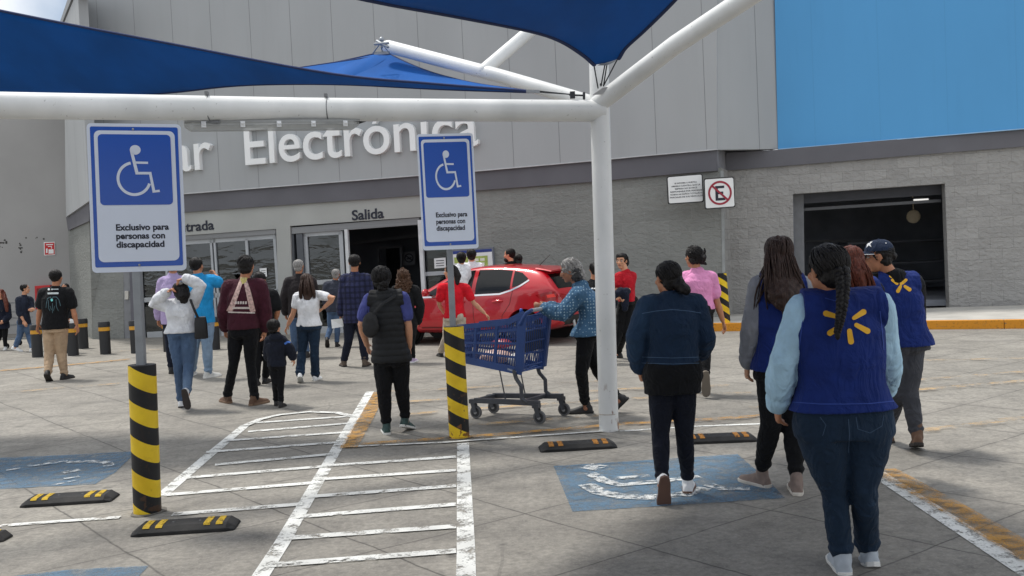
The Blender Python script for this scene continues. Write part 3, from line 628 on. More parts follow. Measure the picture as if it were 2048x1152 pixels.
# ---------------------------------------------------------------- shade canopy
M_pipe = NT('white_painted_pipe'); _n1 = M_pipe.noise(3, 6, (1, 1, .5)); _n2 = M_pipe.noise(38, 4)
_c = M_pipe.mix(M_pipe.ramp(_n1, .3, .7), c(206, 208, 207), c(228, 229, 228)); _c = M_pipe.mix(M_pipe.math('MULTIPLY', M_pipe.ramp(_n2, .68, .74), .5), _c, c(120, 116, 112))
# rust where the post is chipped near its foot
_z = M_pipe.dot((0, 0, 1)); _rz = M_pipe.ramp(_z, .12, .55, (1,)*3, (0,)*3)
_ru = M_pipe.math('MULTIPLY', M_pipe.ramp(M_pipe.noise(16, 6, (1, 1, .3)), .62, .68), _rz); _c = M_pipe.mix(_ru, _c, c(120, 74, 48))
M_pipe = M_pipe.done(_c, .42, 0, M_pipe.bump(_n1, .12, .01), .5)
M_steel = plain('galvanised_steel', c(150, 154, 158), .45, .15, 12, .15, 80, .6); M_cable = plain('dark_cable', c(60, 62, 66), .5, .1, 10, .1, 60, .5)
cb_ = G(1218, 861); YC = cb_.y
cp = thing('canopy_frame', 'white painted steel canopy post with its beam and slanting arms', 'canopy frame', (cb_.x, cb_.y, 0))
J = U(1200, 222, YC); ctop = U(1196, 40, YC+.1)
mb = MB(); mb.tube([cb_, U(1209, 540, YC), J, ctop], .089, 28, rnd=False); post = mb.build('post', M_pipe, cp)
mb = MB(); mb.tube([cb_+V((0, 0, .155)), cb_+V((0, 0, .162))], .0905, 28, rnd=False); mb.build('foot_collar', plain('chipped_white_edge', c(176, 166, 154), .7, .3, 20), post)
bl = U(-420, 205, 6.55); mb = MB(); mb.tube([J+V((.02, 0, 0)), U(600, 219, 8.2), bl], .096, 28, rnd=False); mb.build('beam', M_pipe, cp)
mb = MB(); e1 = U(776, 93, 10.6); mb.tube([U(1205, 212, YC+.05), U(1000, 152, 9.8), e1], .067, 22); mb.build('arm', M_pipe, cp)
mb = MB(); mb.tube([U(968, 141, 9.9), U(1100, 28, 10.7), U(1240, -90, 11.6)], .066, 22); mb.build('arm', M_pipe, cp)
mb = MB(); e2 = U(1760, -180, 7.0); mb.tube([U(1196, 208, YC-.02), U(1350, 90, 8.75), e2], .082, 24); mb.build('arm', M_pipe, cp)
mb = MB(); mb.prism([U(x, y, 8.95) for x, y in ((1184, 190), (1206, 175), (1222, 173), (1203, 189))], (0, .012, .004)); mb.build('gusset_plate', plain('grey_gusset', c(166, 166, 166), .5), cp)
mb = MB()
for x, Y in ((420, 7.86), (657, 8.3)):
    A0, A1 = U(600, 219, 8.2), (bl if x < 600 else J); lo, hi = 0.0, 1.0
    for _ in range(40):
        mid = (lo+hi)/2; q_ = A0.lerp(A1, mid)-CAMP; xx = 1024+F*q_.dot(_rt)/q_.dot(_fw)
        if (xx > x) == (A1 is bl): lo = mid
        else: hi = mid
    p = A0.lerp(A1, lo); pts = []
    for k in range(25):
        a = 2*math.pi*k/24; pts.append(p+V((0, math.cos(a)*.0985, math.sin(a)*.0985)))
    mb.tube(pts, .0055, 6, rnd=False); mb.box(p+V((-.01, -.03, .112)), V((.012, 0, 0)), V((0, .02, 0)), V((0, 0, .014))); mb.box(p+V((.02, 0, -.11)), V((.05, 0, 0)), V((0, .015, 0)), V((0, 0, .008)))
mb.build('cable_tie', plain('dull_band_steel', c(112, 114, 116), .5), cp)

def sailmat(name, col):
    m = NT(name); n = m.noise(2.5, 4, (1, .4, 1)); wv = m.noise(260, 2, (1, .3, 1))
    colo = m.mix(m.ramp(n, .3, .7), mul(col, .85), mul(col, 1.12)); nm = m.bump(m.noise(1.6, 3, (1, .35, 1), .6), .08, .05); nm = m.bump(wv, .2, .002, nm)
    d = m.done(colo, .8, 0, nm, .2); tr = m.n('ShaderNodeBsdfTranslucent'); m.l(colo, tr.inputs[0]); mx = m.n('ShaderNodeMixShader'); mx.inputs[0].default_value = .22
    m.l(m.b.outputs[0], mx.inputs[1]); m.l(tr.outputs[0], mx.inputs[2]); m.l(mx.outputs[0], m.out.inputs['Surface']); return d
M_sail = sailmat('blue_shade_cloth', c(18, 92, 170)); M_hem = plain('navy_webbing', c(16, 38, 84), .8, .1)
def curve(pts, n=28):
    """Catmull-Rom through world points"""
    P = [pts[0]*2-pts[1]]+list(pts)+[pts[-1]*2-pts[-2]]; out = []; k = len(pts)-1
    for i in range(n+1):
        t = i/n*k; j = min(int(t), k-1); f = t-j; a, b, c_, d = P[j:j+4]
        out.append(.5*((2*b)+(c_-a)*f+(2*a-5*b+4*c_-d)*f*f+(3*b-a-3*c_+d)*f**3))
    return out
def ruled(name, label, A, Bc, sag=.0, m=12, hemw=.03, mat=M_sail):
    A, Bc = curve(A), curve(Bc); t = thing(name, label, 'shade sail', (A[0].x, A[0].y, A[0].z)); mb = MB(); rows = []
    for a, b in zip(A, Bc):
        rows.append([a.lerp(b, j/m)-V((0, 0, sag*math.sin(math.pi*j/m)*(a-b).length)) for j in range(m+1)])
    mb.loft(rows, 0, False, False); o = mb.build('cloth', mat, t)
    s_ = o.modifiers.new('s', 'SOLIDIFY'); s_.thickness = .004
    mb = MB(); mb.tube(A, hemw*.4, 8, ab=(1.0, .6)); mb.tube(Bc, hemw*.4, 8, ab=(1., .6)); mb.tube(rows[-1], hemw*.4, 8); mb.build('hem', M_hem, t); return t, rows
up8 = lambda pts: [U(*p) for p in pts]
# low dark sail over the bays
tA, _ = ruled('shade_sail', 'long dark blue shade sail stretched low above the white beam', up8([(1060, 182.5, 9.1), (860, 167, 9.15), (660, 147, 9.2), (350, 89, 9.3), (0, 21, 9.4), (-420, -70, 9.5)]),
      up8([(1058, 184, 9.12), (880, 178, 9.35), (700, 169, 9.7), (560, 168, 10.0), (450, 173, 10.3), (310, 188, 10.6), (-60, 216, 11.2), (-450, 240, 11.6)]), .012, 12, .05)
tB, _ = ruled('shade_sail', 'small bright blue sail tip rising to the end of the white arm', up8([(1056, 181, 9.15), (950, 166, 9.8), (868, 146, 10.3), (812, 124, 10.6), (782, 109, 10.8)]),
      up8([(1056, 184, 9.1), (900, 178, 9.55), (700, 166, 10.1), (560, 160, 10.6)])+[U(380, 168, 11.2)], .0, 12, .03)
A3 = up8([(783, 109, 10.8), (765, 107, 10.85), (745, 109, 10.9), (700, 119, 11), (640, 131, 11.2), (560, 146, 11.5)]); B3 = up8([(784, 110, 10.8), (730, 142, 10.5), (660, 162, 10.25), (600, 166, 10.45), (500, 166, 10.8), (450, 168, 11)])
mb = MB(); A3, B3 = curve(A3), curve(B3); mb.loft([[a.lerp(b, j/6) for j in range(7)] for a, b in zip(A3, B3)], 0, False, False); o = mb.build('cloth', M_sail, tB); mb = MB(); mb.tube(A3, .012, 8); mb.build('hem', M_hem, tB)
# big sail sweeping overhead
tC, rows = ruled('shade_sail', 'large blue shade sail overhead, its lowest corner tied to the white post', up8([(1188, 130, 8.8), (1165, 110, 8.6), (1120, 82, 8.3), (1058, 62, 7.9), (900, 31, 7.1), (730, -1, 6.3), (400, -80, 5.0), (0, -190, 3.8)]),
      up8([(1238, 117, 8.75), (1252, 95, 8.6), (1290, 60, 8.3), (1350, 0, 7.8), (1420, -80, 7.2), (1560, -200, 6.2)])+[V((2.3, 3.6, 4.0)), V((2.2, 1.0, 4.1))], .03, 14, .05)
# unseen sail added behind the photographer to shade the near paving
ruled('shade_sail', 'unseen blue shade sail added over the nearest bays to shade the paving', [V((-3.2, 5.6, 3.9)), V((-4.0, 2, 3.5)), V((-5, -3, 3.6)), V((-5.5, -6, 3.7))], [V((-1.2, 5.0, 3.4)), V((1.0, 2.0, 3.5)), V((2.4, -2, 3.6)), V((3, -6, 3.8))], .03, 12, .05)
# fittings: cables and clamps
mb = MB()
for a, b in (((1188, 131, 8.8), (1196, 176, 8.95)), ((1210, 128, 8.8), (1202, 172, 8.95)), ((1214, 128, 8.8), (1207, 172, 8.95)), ((1234, 120, 8.75), (1207, 172, 8.95))): mb.tube([U(*a), U(*b)], .006, 6)
mb.ell(U(1202, 169, 8.95), (.012, .012, .014), n=8, m=6); mb.build('cable', M_cable, tC)
mb = MB(); mb.prism([U(x, y, 8.78) for x, y in ((1196, 131), (1208, 124), (1222, 119), (1234, 117), (1230, 123), (1214, 131))], (0, .01, .004)); mb.build('corner_plate', M_steel, tC)
mb = MB(); mb.tube([U(1062, 183, 8.95), U(1146, 189, 9.0)], .006, 6); mb.tube([U(1070, 181, 8.95), U(1146, 189, 9.0)], .004, 6); mb.tube([U(1140, 190, 9.0), U(1168, 191, 9.02)], .009, 6); mb.box(U(1145, 190, 8.99), V((.022, 0, 0)), V((0, .02, 0)), V((0, 0, .03))); mb.tube([U(1168, 186, 9.0), U(1168, 197, 9.0)], .012, 8); mb.build('turnbuckle', M_cable, tA)
mb = MB(); mb.box(U(1066, 183, 8.94), V((.06, 0, -.004)), V((0, .012, 0)), V((0, 0, .014))); mb.build('corner_plate', M_steel, tA)
mb = MB()
for a, b in (((746, 106, 10.38), (760, 88, 10.2)), ((765, 104, 10.38), (761, 88, 10.2)), ((780, 107, 10.34), (764, 88, 10.2))): mb.tube([U(*a), U(*b)], .006, 6)
for a, b in (((750, 88, 10.15), (776, 86, 10.05)), ((763, 76, 10.15), (764, 94, 10.15)), ((754, 82, 10.15), (776, 94, 10.05))): mb.tube([U(*a), U(*b)], .014, 8)
mb.ell(U(763, 79, 10.15), (.025, .025, .025), n=10, m=8); mb.build('cable', M_steel, tB)
mb = MB(); mb.box(U(764, 106, 10.37), V((.08, 0, 0)), V((0, .008, 0)), V((0, 0, .014))); mb.build('corner_plate', M_steel, tB)
# --- strip light strapped below the beam
a, b = U(368, 243, 7.82), U(716, 241, 8.36); d = (b-a).normalized(); sd = V((-d.y, d.x, 0)).normalized()
sl_ = thing('strip_light', 'long clear weatherproof strip light slung under the white beam', 'light', (a+b)/2)
sec = [(-.055, -.012), (-.062, -.035), (-.045, -.075), (.045, -.075), (.062, -.035), (.055, -.012)]
mb = MB(); mb.loft([[p+sd*(x*k)+V((0, 0, z*k)) for x, z in sec] for p, k in ((a, .55), (a+d*.05, 1), (b-d*.05, 1), (b, .55))]); cl = plain('cloudy_clear_plastic', c(176, 178, 176), .35, .08, 6, .05); cl.node_tree.nodes['Principled BSDF'].inputs['Alpha'].default_value = .5
mb.build('diffuser', cl, sl_, False); mb = MB(); mb.bar(a+V((0, 0, -.004)), b+V((0, 0, -.004)), .11, .016, sd); mb.build('housing', plain('grey_lamp_housing', c(150, 152, 152), .6), sl_, False)
mb = MB(); mb.tube([a+d*.08+V((0, 0, -.04)), b-d*.08+V((0, 0, -.04))], .014, 10); mb.build('tube', plain('white_glass_tube', c(214, 216, 214), .3), sl_)
for i, t in enumerate((.1, .315, .52, .72, .91)):
    p = a.lerp(b, t); mb = MB(); mb.bar(p-sd*.064+V((0, 0, -.008)), p-sd*.067+V((0, 0, -.055)), .036, .008, d); mb.bar(p-sd*.067+V((0, 0, -.022)), p-sd*.085+V((0, 0, -.034)), .026, .012, d); mb.build('clip', plain('bright_clip_steel', c(224, 226, 228), .3), sl_, False)
mb = MB(); mb.tube([b+V((0, 0, -.02)), b+d*.06+V((0, 0, -.005)), b+d*.02+V((0, 0, .02))], .01, 8); mb.build('cable_gland', M_cable, sl_)

# ---------------------------------------------------------------- accessible parking signs and striped bollards
M_blue2 = plain('blue_sign_sheet', c(22, 80, 176), .25, .08, 1.5, .05, 30, 0, .6); M_signw = plain('white_reflective_sheet', c(214, 222, 236), .3, .03, 3, .05)
M_yb = None
def stripes_mat(name, dirx, pitch, slope, off, org, rust=.25):
    m = NT(name); u = m.dot((1, 0, 0)); v = m.dot((0, 0, 1)); n0 = m.noise(20, 4)
    ph = m.math('ADD', m.math('MULTIPLY', m.math('ADD', v, m.math('MULTIPLY', m.math('ADD', u, m.math('MULTIPLY', n0, .004)), slope)), 1/pitch), off+20)
    k = m.math('LESS_THAN', m.math('FRACT', ph), .5)
    yl = m.mix(m.ramp(m.noise(5, 5), .3, .7), c(214, 176, 20), c(238, 204, 40)); bk = m.mix(m.ramp(m.noise(9, 4), .3, .7), c(13, 14, 17), c(22, 23, 27)); col = m.mix(k, bk, yl)
    zf = m.ramp(v, .05, .5, (1,)*3, (0,)*3); ch = m.math('MULTIPLY', m.ramp(m.noise(17, 7, (1, 1, .8), .4), .57, .6), m.math('ADD', m.math('MULTIPLY', zf, .9*rust), .04)); col = m.mix(ch, col, m.mix(m.noise(30, 2), c(60, 40, 30), c(150, 96, 40)))
    return m.done(col, .5, 0, m.bump(m.noise(6, 4), .12, .01), .4)
def bollard(px, ytop, rad, label, mat, grp, tilt=None, name='bollard'):
    p = G(*px); top_ = U(ytop[0], ytop[1], p.y); t = thing(name, label, 'bollard', (p.x, p.y, 0), grp); mb = MB()
    ax = top_-p; cap = [p+ax, p+ax*1.004]
    mb.tube([p-V((0, 0, .02)), p+ax], rad, 40, rnd=False); mb.build('sleeve', mat, t); mb = MB(); mb.tube([p+ax-ax*.002, p+ax*1.003], rad*.985, 40, rnd=False); mb.build('cap', plain('worn_black_cap', c(44, 44, 46), .7), t)
    mb = MB(); rs = random.Random(int(px[0])); rr = [p+V((math.cos(k*.35)*rad*rs.uniform(1.05, 1.5), math.sin(k*.35)*rad*rs.uniform(1.25, 1.6), .005)) for k in range(18)]; mb.add(rr, [tuple(range(18))]); mb.add([q+V((0, 0, .0)) for q in rr], []); mb.build('patch_mortar', plain('rough_mortar', c(112, 108, 101), .95, .25, 14, .6, 60), t, False)
    return t, p, top_
GRP = 'black and yellow striped bollards'
b1, p1, t1 = bollard((295, 1024), (284, 730), .0925, 'black and yellow striped bollard below the larger parking sign', stripes_mat('yellow_black_stripes', 0, .243, .55, .36, 0), GRP)
b2, p2, t2 = bollard((919, 875), (907, 653), .0925, 'black and yellow striped bollard below the smaller parking sign, beside the cart', stripes_mat('yellow_black_stripes_worn', 0, .243, .55, .10, 0, 1), GRP)
q = U(1446, 648, 17.9); 
def far_striped():
    a = G(1452, 645, H_); tp = U(1444, 547, a.y); t = thing('bollard', 'black and yellow striped post on the yellow kerb edge', 'bollard', (a.x, a.y, H_), GRP); mb = MB(); mb.tube([a, tp], .082, 32, rnd=False); mb.build('sleeve', stripes_mat('yellow_black_stripes_far', 0, .235, .7, .2, 0), t)
    mb = MB(); mb.tube([tp, tp+V((0, 0, .01))], .08, 24, rnd=False); mb.build('cap', plain('worn_black_cap', c(44, 44, 46)), t)
far_striped()
def access_sign(label, corners, Ys, post_px, boll_top, dep):
    Q = [U(x, y, Y) for (x, y), Y in zip(corners, Ys)]; nrm = (Q[1]-Q[0]).cross(Q[2]-Q[1]).normalized(); nrm = nrm if nrm.y < 0 else -nrm
    M = lambda u, v, w=0: Q[0]*(1-u)*(1-v)+Q[1]*u*(1-v)+Q[2]*u*v+Q[3]*(1-u)*v+nrm*w
    A = (Q[0]-Q[3]).length/(Q[1]-Q[0]).length
    def rr(x0, y0, x1, y1, r): return [(x, y/A) for x, y in rrect(x0, y0*A, x1, y1*A, r)]
    t = thing('parking_sign', label, 'sign', (boll_top.x, boll_top.y, boll_top.z), 'reserved parking signs')
    mb = MB(); pp = post_px; a, b = U(*pp[0], dep), U(*pp[1], dep); wv = V((.0275, 0, 0)); mb.bar(a, b-(a-b).normalized()*.25, .055, .055, V((1, 0, 0))); mb.build('post', plain('galvanised_post', c(142, 146, 150), .5, .14, 8, .15, 50, .35), t, False, .004)
    mb = MB(); mb.prism([M(x, y) for x, y in rr(0, 0, 1, 1, .05)], nrm*-.004); mb.build('panel', M_signw, t, False)
    def lay(polys, w, m, nm):
        mb = MB()
        for p in polys: onsign(mb, M, p, w)
        return mb.build(nm, m, t, False)
    lay([rr(.035, .022, .965, .965, .02)], .0015, M_blue2, 'border'); lay([rr(.075, .048, .93, .93, .06)], .003, M_signw, 'field'); lay([rr(.115, .073, .885, .548, .045)], .0045, M_blue2, 'pictogram_field')
    # wheelchair figure
    S = lambda x, y: (x/660, y/1045)         # traced in a 660 x 1045 sign
    cv = lambda pts: [S(*p) for p in pts]
    polys = [cv(arc(334, 185, 38, 34, 0, 360, 24)[:-1]), cv([(296, 190), (322, 212), (350, 340), (440, 340), (462, 470), (492, 466), (496, 482), (444, 488), (424, 358), (330, 358)]), cv([(326, 266), (420, 268), (420, 284), (328, 282)])]
    lay(polys, .006, M_signw, 'pictogram')
    mb = MB(); ao = arc(318, 388, 122, 122, -100, -342, 36); ai = arc(318, 388, 102, 102, -100, -342, 36)
    for i in range(36): onsign(mb, M, cv([ao[i], ao[i+1], ai[i+1], ai[i]]), .0062)
    mb.build('pictogram_wheel', M_signw, t, False)
    mb = MB()
    for i, (s, w_) in enumerate((('Exclusivo para', .565), ('personas con', .52), ('discapacidad', .51))): signtext(mb, M, s, .265, .718+i*.058, w_, .042, .0045, .032)
    mb.build('lettering', plain('black_print', c(22, 26, 44), .5), t, False)
    mb = MB()
    for x, y in ((.49, .038), (.5, .955)): mb.ell(M(x, y, .004), (.008, .006, .008), n=10, m=6)
    mb.build('bolt', M_steel, t); return t
access_sign('larger blue and white accessible parking sign above a striped bollard', [(172.5, 246), (361.5, 248.5), (373.5, 540.5), (184.5, 546)], (6.66, 6.74, 6.74, 6.66), ((268, 400), (283, 731)), t1, p1.y)
access_sign('smaller blue and white accessible parking sign in front of the red car', [(832.5, 268.5), (945.5, 266), (957.5, 496.5), (846, 501)], (8.92, 8.88, 8.88, 8.92), ((895, 400), (906, 654)), t2, p2.y)
# black bollards by the entrance
M_bb = plain('black_plastic_sleeve', c(36, 37, 40), .6, .12, 6, .2, 40); M_yband = plain('yellow_band', c(206, 150, 40), .5)
proto = None
for (x, y, yt), lb in zip(((75.5, 714, 655), (147, 711, 655), (167.5, 697, 648), (211.5, 708, 652), (273, 706, 650), (430, 699, 612), (338, 703, 648)),
        ('black bollard with yellow band between the young man in navy and the man in khaki', 'black bollard with yellow band half hidden by the man in khaki trousers', 'black bollard set furthest back, close to the block wall corner', 'black bollard with yellow band standing clear by the block wall', 'black bollard partly hidden by the grey post of the larger sign', 'black bollard behind the man in the bright blue shirt', 'black bollard hidden behind the woman in the white jacket')):
    p = G(x, y); h = .64
    if proto is None:
        t = proto = thing('bollard', lb, 'bollard', (p.x, p.y, 0), 'black bollards by the entrance')
        mb = MB(); mb.tube([p, p+V((0, 0, h*.8))], .102, 28, rnd=False); mb.tube([p+V((0, 0, h*.84)), p+V((0, 0, h*.97)), p+V((0, 0, h))], [.112, .112, .102], 28, rnd=False); mb.build('sleeve', M_bb, t); mb = MB(); mb.tube([p+V((0, 0, h*.72)), p+V((0, 0, h*.835))], .107, 28, rnd=False); mb.build('band', M_yband, t)
    else:
        t = proto.copy(); COL.objects.link(t); t.location = (p.x, p.y, 0); t['label'] = lb; ORG[t.name] = V((p.x, p.y, 0))
        for ch in list(proto.children): d_ = ch.copy(); COL.objects.link(d_); d_.parent = t
# wheel stops
def wheelstop(A, Bp, depth, label, ycol, grp='rubber wheel stops'):
    a, b = G(*A), G(*Bp); X = (b-a).normalized(); Yv = V((-X.y, X.x, 0)); Yv = Yv if Yv.y > 0 else -Yv; Lw = (b-a).length; mid = (a+b)/2+Yv*depth/2; t = thing('wheel_stop', label, 'wheel stop', mid, grp); h = .052
    mb = MB(); sec = [(-.5, 0), (-.5, .42), (-.32, .96), (-.26, 1), (.26, 1), (.32, .96), (.5, .42), (.5, 0)]
    rings = []
    for x, kz, ky in ((-.5, .3, .8), (-.485, .45, .9), (-.42, 1, 1), (.42, 1, 1), (.485, .45, .9), (.5, .3, .8)): rings.append([mid+X*(x*Lw)+Yv*(y*depth*ky)+V((0, 0, z*h*kz)) for y, z in sec])
    mb.loft(rings); rb = NT('black_rubber_'+ycol); MCk = rb.mix(rb.ramp(rb.noise(6, 5), .3, .75), c(26, 27, 29), c(58, 57, 56)); mb.build('rubber_body', rb.done(MCk, .75, 0, rb.bump(rb.noise(60, 4), .5, .004), .3), t, False, .004)
    ym = worn('strip_'+ycol, c(200, 166, 44) if ycol == 'yellow' else c(176, 120, 52), .36, .5, 30)
    for x in (-.35, -.23, .23, .35):
        mb = MB(); cx = mid+X*(x*Lw); hw = Lw*.033
        P = [(-.5, .3), (-.38, .80), (-.33, .955), (-.26, 1.02), (.26, 1.02)]
        mb.loft([[cx+X*s*hw+Yv*(y*depth*1.02)+V((0, 0, z*h+.002)) for y, z in P[1:]] for s in (-1, 1)], 0, False, False); mb.build('reflector', ym, t, False)
    mb = MB()
    for x in (-.12, .14): mb.ell(mid+X*(x*Lw)+V((0, 0, h)), (.012, .012, .003), n=10, m=6)
    mb.build('bolt', M_cable, t)
wheelstop((258, 1076), (468, 1062), .25, 'rubber wheel stop with yellow strips right beside the larger striped bollard', 'yellow'); wheelstop((36, 1017), (221, 1005), .25, 'rubber wheel stop with yellow strips on the edge of the faded blue bay', 'yellow')
wheelstop((-150, 1092), (5, 1085), .15, 'rubber wheel stop mostly out of the picture, only its end showing', 'yellow')
wheelstop((1081, 906), (1236, 897), .25, 'rubber wheel stop with orange strips in front of the white canopy post', 'orange'); wheelstop((1366, 890), (1518, 884), .25, 'rubber wheel stop with orange strips behind the woman in the denim jacket', 'orange')

# ---------------------------------------------------------------- red hatchback
M_carred = NT('red_car_paint'); _b2 = M_carred.noise(300, 2); M_carred = M_carred.done(M_carred.mix(M_carred.ramp(M_carred.noise(1.5, 3), .3, .7), c(176, 14, 30), c(190, 18, 34)), .28, .1, M_carred.bump(_b2, .02, .001), .5, .9)
M_cglass = plain('tinted_car_glass', c(10, 12, 13), .08, .05, 2, 0, 1, 0, .45); M_tyre = plain('tyre_rubber', c(26, 26, 27), .85, .15, 12, .3, 60); M_rim = plain('alloy_rim', c(150, 152, 156), .35, .1, 6, .05, 40, .7); M_chrome = plain('chrome_strip', c(220, 222, 224), .15, .02, 3, 0, 1, .9); M_blackp = plain('black_plastic', c(24, 25, 27), .6, .1)
yaw = math.radians(27); CX = V((-math.cos(yaw), math.sin(yaw), 0)); CY = V((-math.sin(yaw), -math.cos(yaw), 0))       # forward, near side
rearw = G(1096, 688)-V((.33, 0, 0)); c0 = V((rearw.x, rearw.y, 0))-CY*.74+CX*(-.68)      # rear end on the centre line
def K(x, y, z): return c0+CX*(4.06-x)+CY*y+V((0, 0, z*.975))      # x from the nose, y to the near side
car = thing('parked_car', 'red five door hatchback stopped at the store exit', 'car', K(2.03, 0, 0))
prof = [(0.0, .32, .60, .62, .60), (.06, .25, .68, .70, .70), (.25, .2, .74, .76, .80), (.6, .2, .80, .86, .86), (1.0, .2, .845, .94, .875), (1.18, .2, .86, .975, .88), (1.45, .2, .87, 1.14, .885), (1.8, .2, .88, 1.335, .885), (2.1, .2, .895, 1.425, .885), (2.5, .2, .915, 1.45, .885), (2.9, .2, .935, 1.44, .885), (3.3, .2, .96, 1.405, .885), (3.55, .22, .975, 1.36, .875), (3.68, .24, .985, 1.31, .865), (3.84, .26, .975, 1.12, .84), (3.95, .3, .95, .985, .81), (4.02, .32, .86, .90, .77), (4.06, .38, .66, .72, .70)]
def ring(x, zb, belt, zt, w):
    k = max(0, min(1, (zt-belt-.05)/.4)); rw = w*(.97-.24*k); pts = [(0, zb), (w*.8, zb), (w*.965, zb+.08), (w*1.0, .45), (w*1.005, .6), (w*.985, belt-.12), (w*.975, belt), (w*(.975-.06*k), belt+(zt-belt)*.35), (rw+.02*k, belt+(zt-belt)*.75), (rw*.93, zt-.025), (rw*.75, zt-.002), (rw*.35, zt+.012), (0, zt+.015)]
    return [K(x, y, z) for y, z in pts]+[K(x, -y, z) for y, z in pts[-2:0:-1]]
mb = MB(); mb.loft([ring(*p) for p in prof]); body = mb.build('body', M_carred, car, True, 0, True, 2)
def boolcut(o, cut):
    d = o.modifiers.new('c', 'BOOLEAN'); d.object = cut; d.operation = 'DIFFERENCE'; d.solver = 'EXACT'
cuts = []
for x in (.80, 3.36):
    for s in (1, -1):
        mb = MB(); mb.tube([K(x, s*.60, .31), K(x, s*1.1, .31)], .345, 36, rnd=False); o = mb.build('cut', M_blackp, None, False); boolcut(body, o); cuts.append(o)
dg = bpy.context.evaluated_depsgraph_get(); nm = bpy.data.meshes.new_from_object(body.evaluated_get(dg)); body.modifiers.clear(); body.data = nm; nm.name = 'body'
for o in cuts: bpy.data.objects.remove(o)
nm.materials.clear(); nm.materials.append(M_carred); nm.polygons.foreach_set('use_smooth', [True]*len(nm.polygons)); nm.set_sharp_from_angle(angle=.75)
cb2 = bvh_of(body)
def onside(mb, poly, s=1, off=.004, step=.12):
    pv, pf = refine(poly, step); P = []
    for x, z in pv:
        o_ = K(x, s*2, z); h = cb2.ray_cast(o_, -CY*s); P.append((h[0]+CY*s*off) if h[0] is not None else K(x, s*.8, z))
    mb.add(P, pf if s < 0 else pf)
def onrear(mb, poly, off=.004, step=.1):
    pv, pf = refine(poly, step); P = []
    for y, z in pv:
        h = cb2.ray_cast(K(7, y, z), CX); P.append((h[0]-CX*off) if h[0] is not None else K(3.9, y, z))
    mb.add(P, pf)
for s in (1, -1):
    for poly in ([(1.30, .93), (1.62, 1.12), (1.98, 1.335), (2.25, 1.375), (2.32, 1.375), (2.32, .935)], [(2.40, .94), (2.40, 1.378), (2.8, 1.375), (3.08, 1.345), (3.10, 1.02), (2.9, .955)], [(3.14, 1.05), (3.12, 1.34), (3.28, 1.30), (3.42, 1.2), (3.40, 1.16), (3.25, 1.075)]):
        mb = MB(); onside(mb, poly, s); mb.build('side_window', M_cglass, car, True, 0, True)
    mb = MB(); onside(mb, stroke([(1.25, .905), (2.3, .92), (2.9, .935), (3.12, .995), (3.3, 1.075), (3.45, 1.17)], .03), s, .008); mb.build('chrome_trim', M_chrome, car, True, 0, True)
    mb = MB(); onside(mb, stroke([(2.36, .93), (2.37, .5), (2.40, .27)], .008), s, .003); onside(mb, stroke([(3.16, 1.0), (3.1, .75), (2.95, .55), (2.9, .3)], .008), s, .003); onside(mb, stroke([(1.28, .9), (1.2, .6), (1.22, .28)], .008), s, .003); onside(mb, stroke([(1.22, .27), (2.9, .27)], .008), s, .003); mb.build('door_seam', M_blackp, car, True, 0, True)
    mb = MB()
    for x in (2.10, 2.86): mb.tube([K(x-.09, s*.895, .80), K(x, s*.91, .805), K(x+.09, s*.895, .81)], [.012, .02, .012], 8, ab=(.7, 1.2))
    mb.build('door_handle', M_carred, car)
    mb = MB(); mb.ell(K(1.46, s*1.0, 1.0), (.055, .10, .07), CX, CY, V((0, 0, 1))); mb.tube([K(1.45, s*.86, .96), K(1.46, s*.95, .98)], .02, 8); mb.build('door_mirror', M_carred, car)
    mb = MB(); onside(mb, [(3.60, .90), (3.78, .945), (3.95, .955), (4.0, .86), (3.97, .80), (3.8, .79), (3.70, .82)], s, .006, .05); mb.build('tail_light', plain('red_lamp_lens', c(150, 10, 16), .12, .15, 20, .1, 80, 0, .8), car, True, 0, True)
    mb = MB(); onside(mb, [(3.80, .90), (3.93, .915), (3.96, .86), (3.82, .845)], s, .009, .05); mb.build('bright_lens', plain('bright_red_lens', c(236, 60, 50), .2, .1, 40), car, True, 0, True)  # smaller, brighter red patch inside the tail light lens
    mb = MB(); onside(mb, [(.12, .66), (.5, .74), (.55, .70), (.2, .60)], s, .006, .06); mb.build('headlight', plain('headlight_glass', c(190, 195, 200), .1), car, True, 0, True)
    mb = MB(); onside(mb, stroke([(1.25, .335), (2.9, .335)], .03), s, .004); mb.build('side_skirt', plain('dark_red_line', c(110, 8, 18), .4), car, True, 0, True)
mb = MB(); onrear(mb, [(-.62, 1.0), (.62, 1.0), (.55, 1.26), (-.55, 1.26)]); mb.build('rear_window', M_cglass, car, True, 0, True)
mb = MB(); onrear(mb, [(-.7, .34), (.7, .34), (.72, .5), (-.72, .5)]); mb.build('rear_bumper', M_blackp, car, True, 0, True)
mb = MB(); onrear(mb, [(-.26, .62), (.26, .62), (.26, .74), (-.26, .74)], .008); mb.build('number_plate', M_wht, car, True, 0, True)
mb = MB(); mb.loft([[K(x, y, z) for y, z in ((-.6, zt), (-.58, zt+.02), (0, zt+.045), (.58, zt+.02), (.6, zt), (0, zt+.01))] for x, zt in ((3.5, 1.36), (3.65, 1.335), (3.80, 1.30))]); mb.build('spoiler', M_carred, car, True, 0, True)
pw = [(-.62, .99), (.62, .99), (.56, 1.36), (-.56, 1.36)]; mb = MB(); pv, pf = refine(pw, .12); P = []
for y, z in pv:
    h = cb2.ray_cast(K(-2, y, z), -CX); P.append((h[0]+CX*.004+V((0, 0, .003))) if h[0] is not None else K(1.5, y, z))
mb.add(P, pf); mb.build('windscreen', M_cglass, car, True, 0, True)
mb = MB(); mb.tube([K(3.30, 0, 1.41), K(3.52, 0, 1.60)], [.008, .004], 6); mb.build('aerial', M_blackp, car)
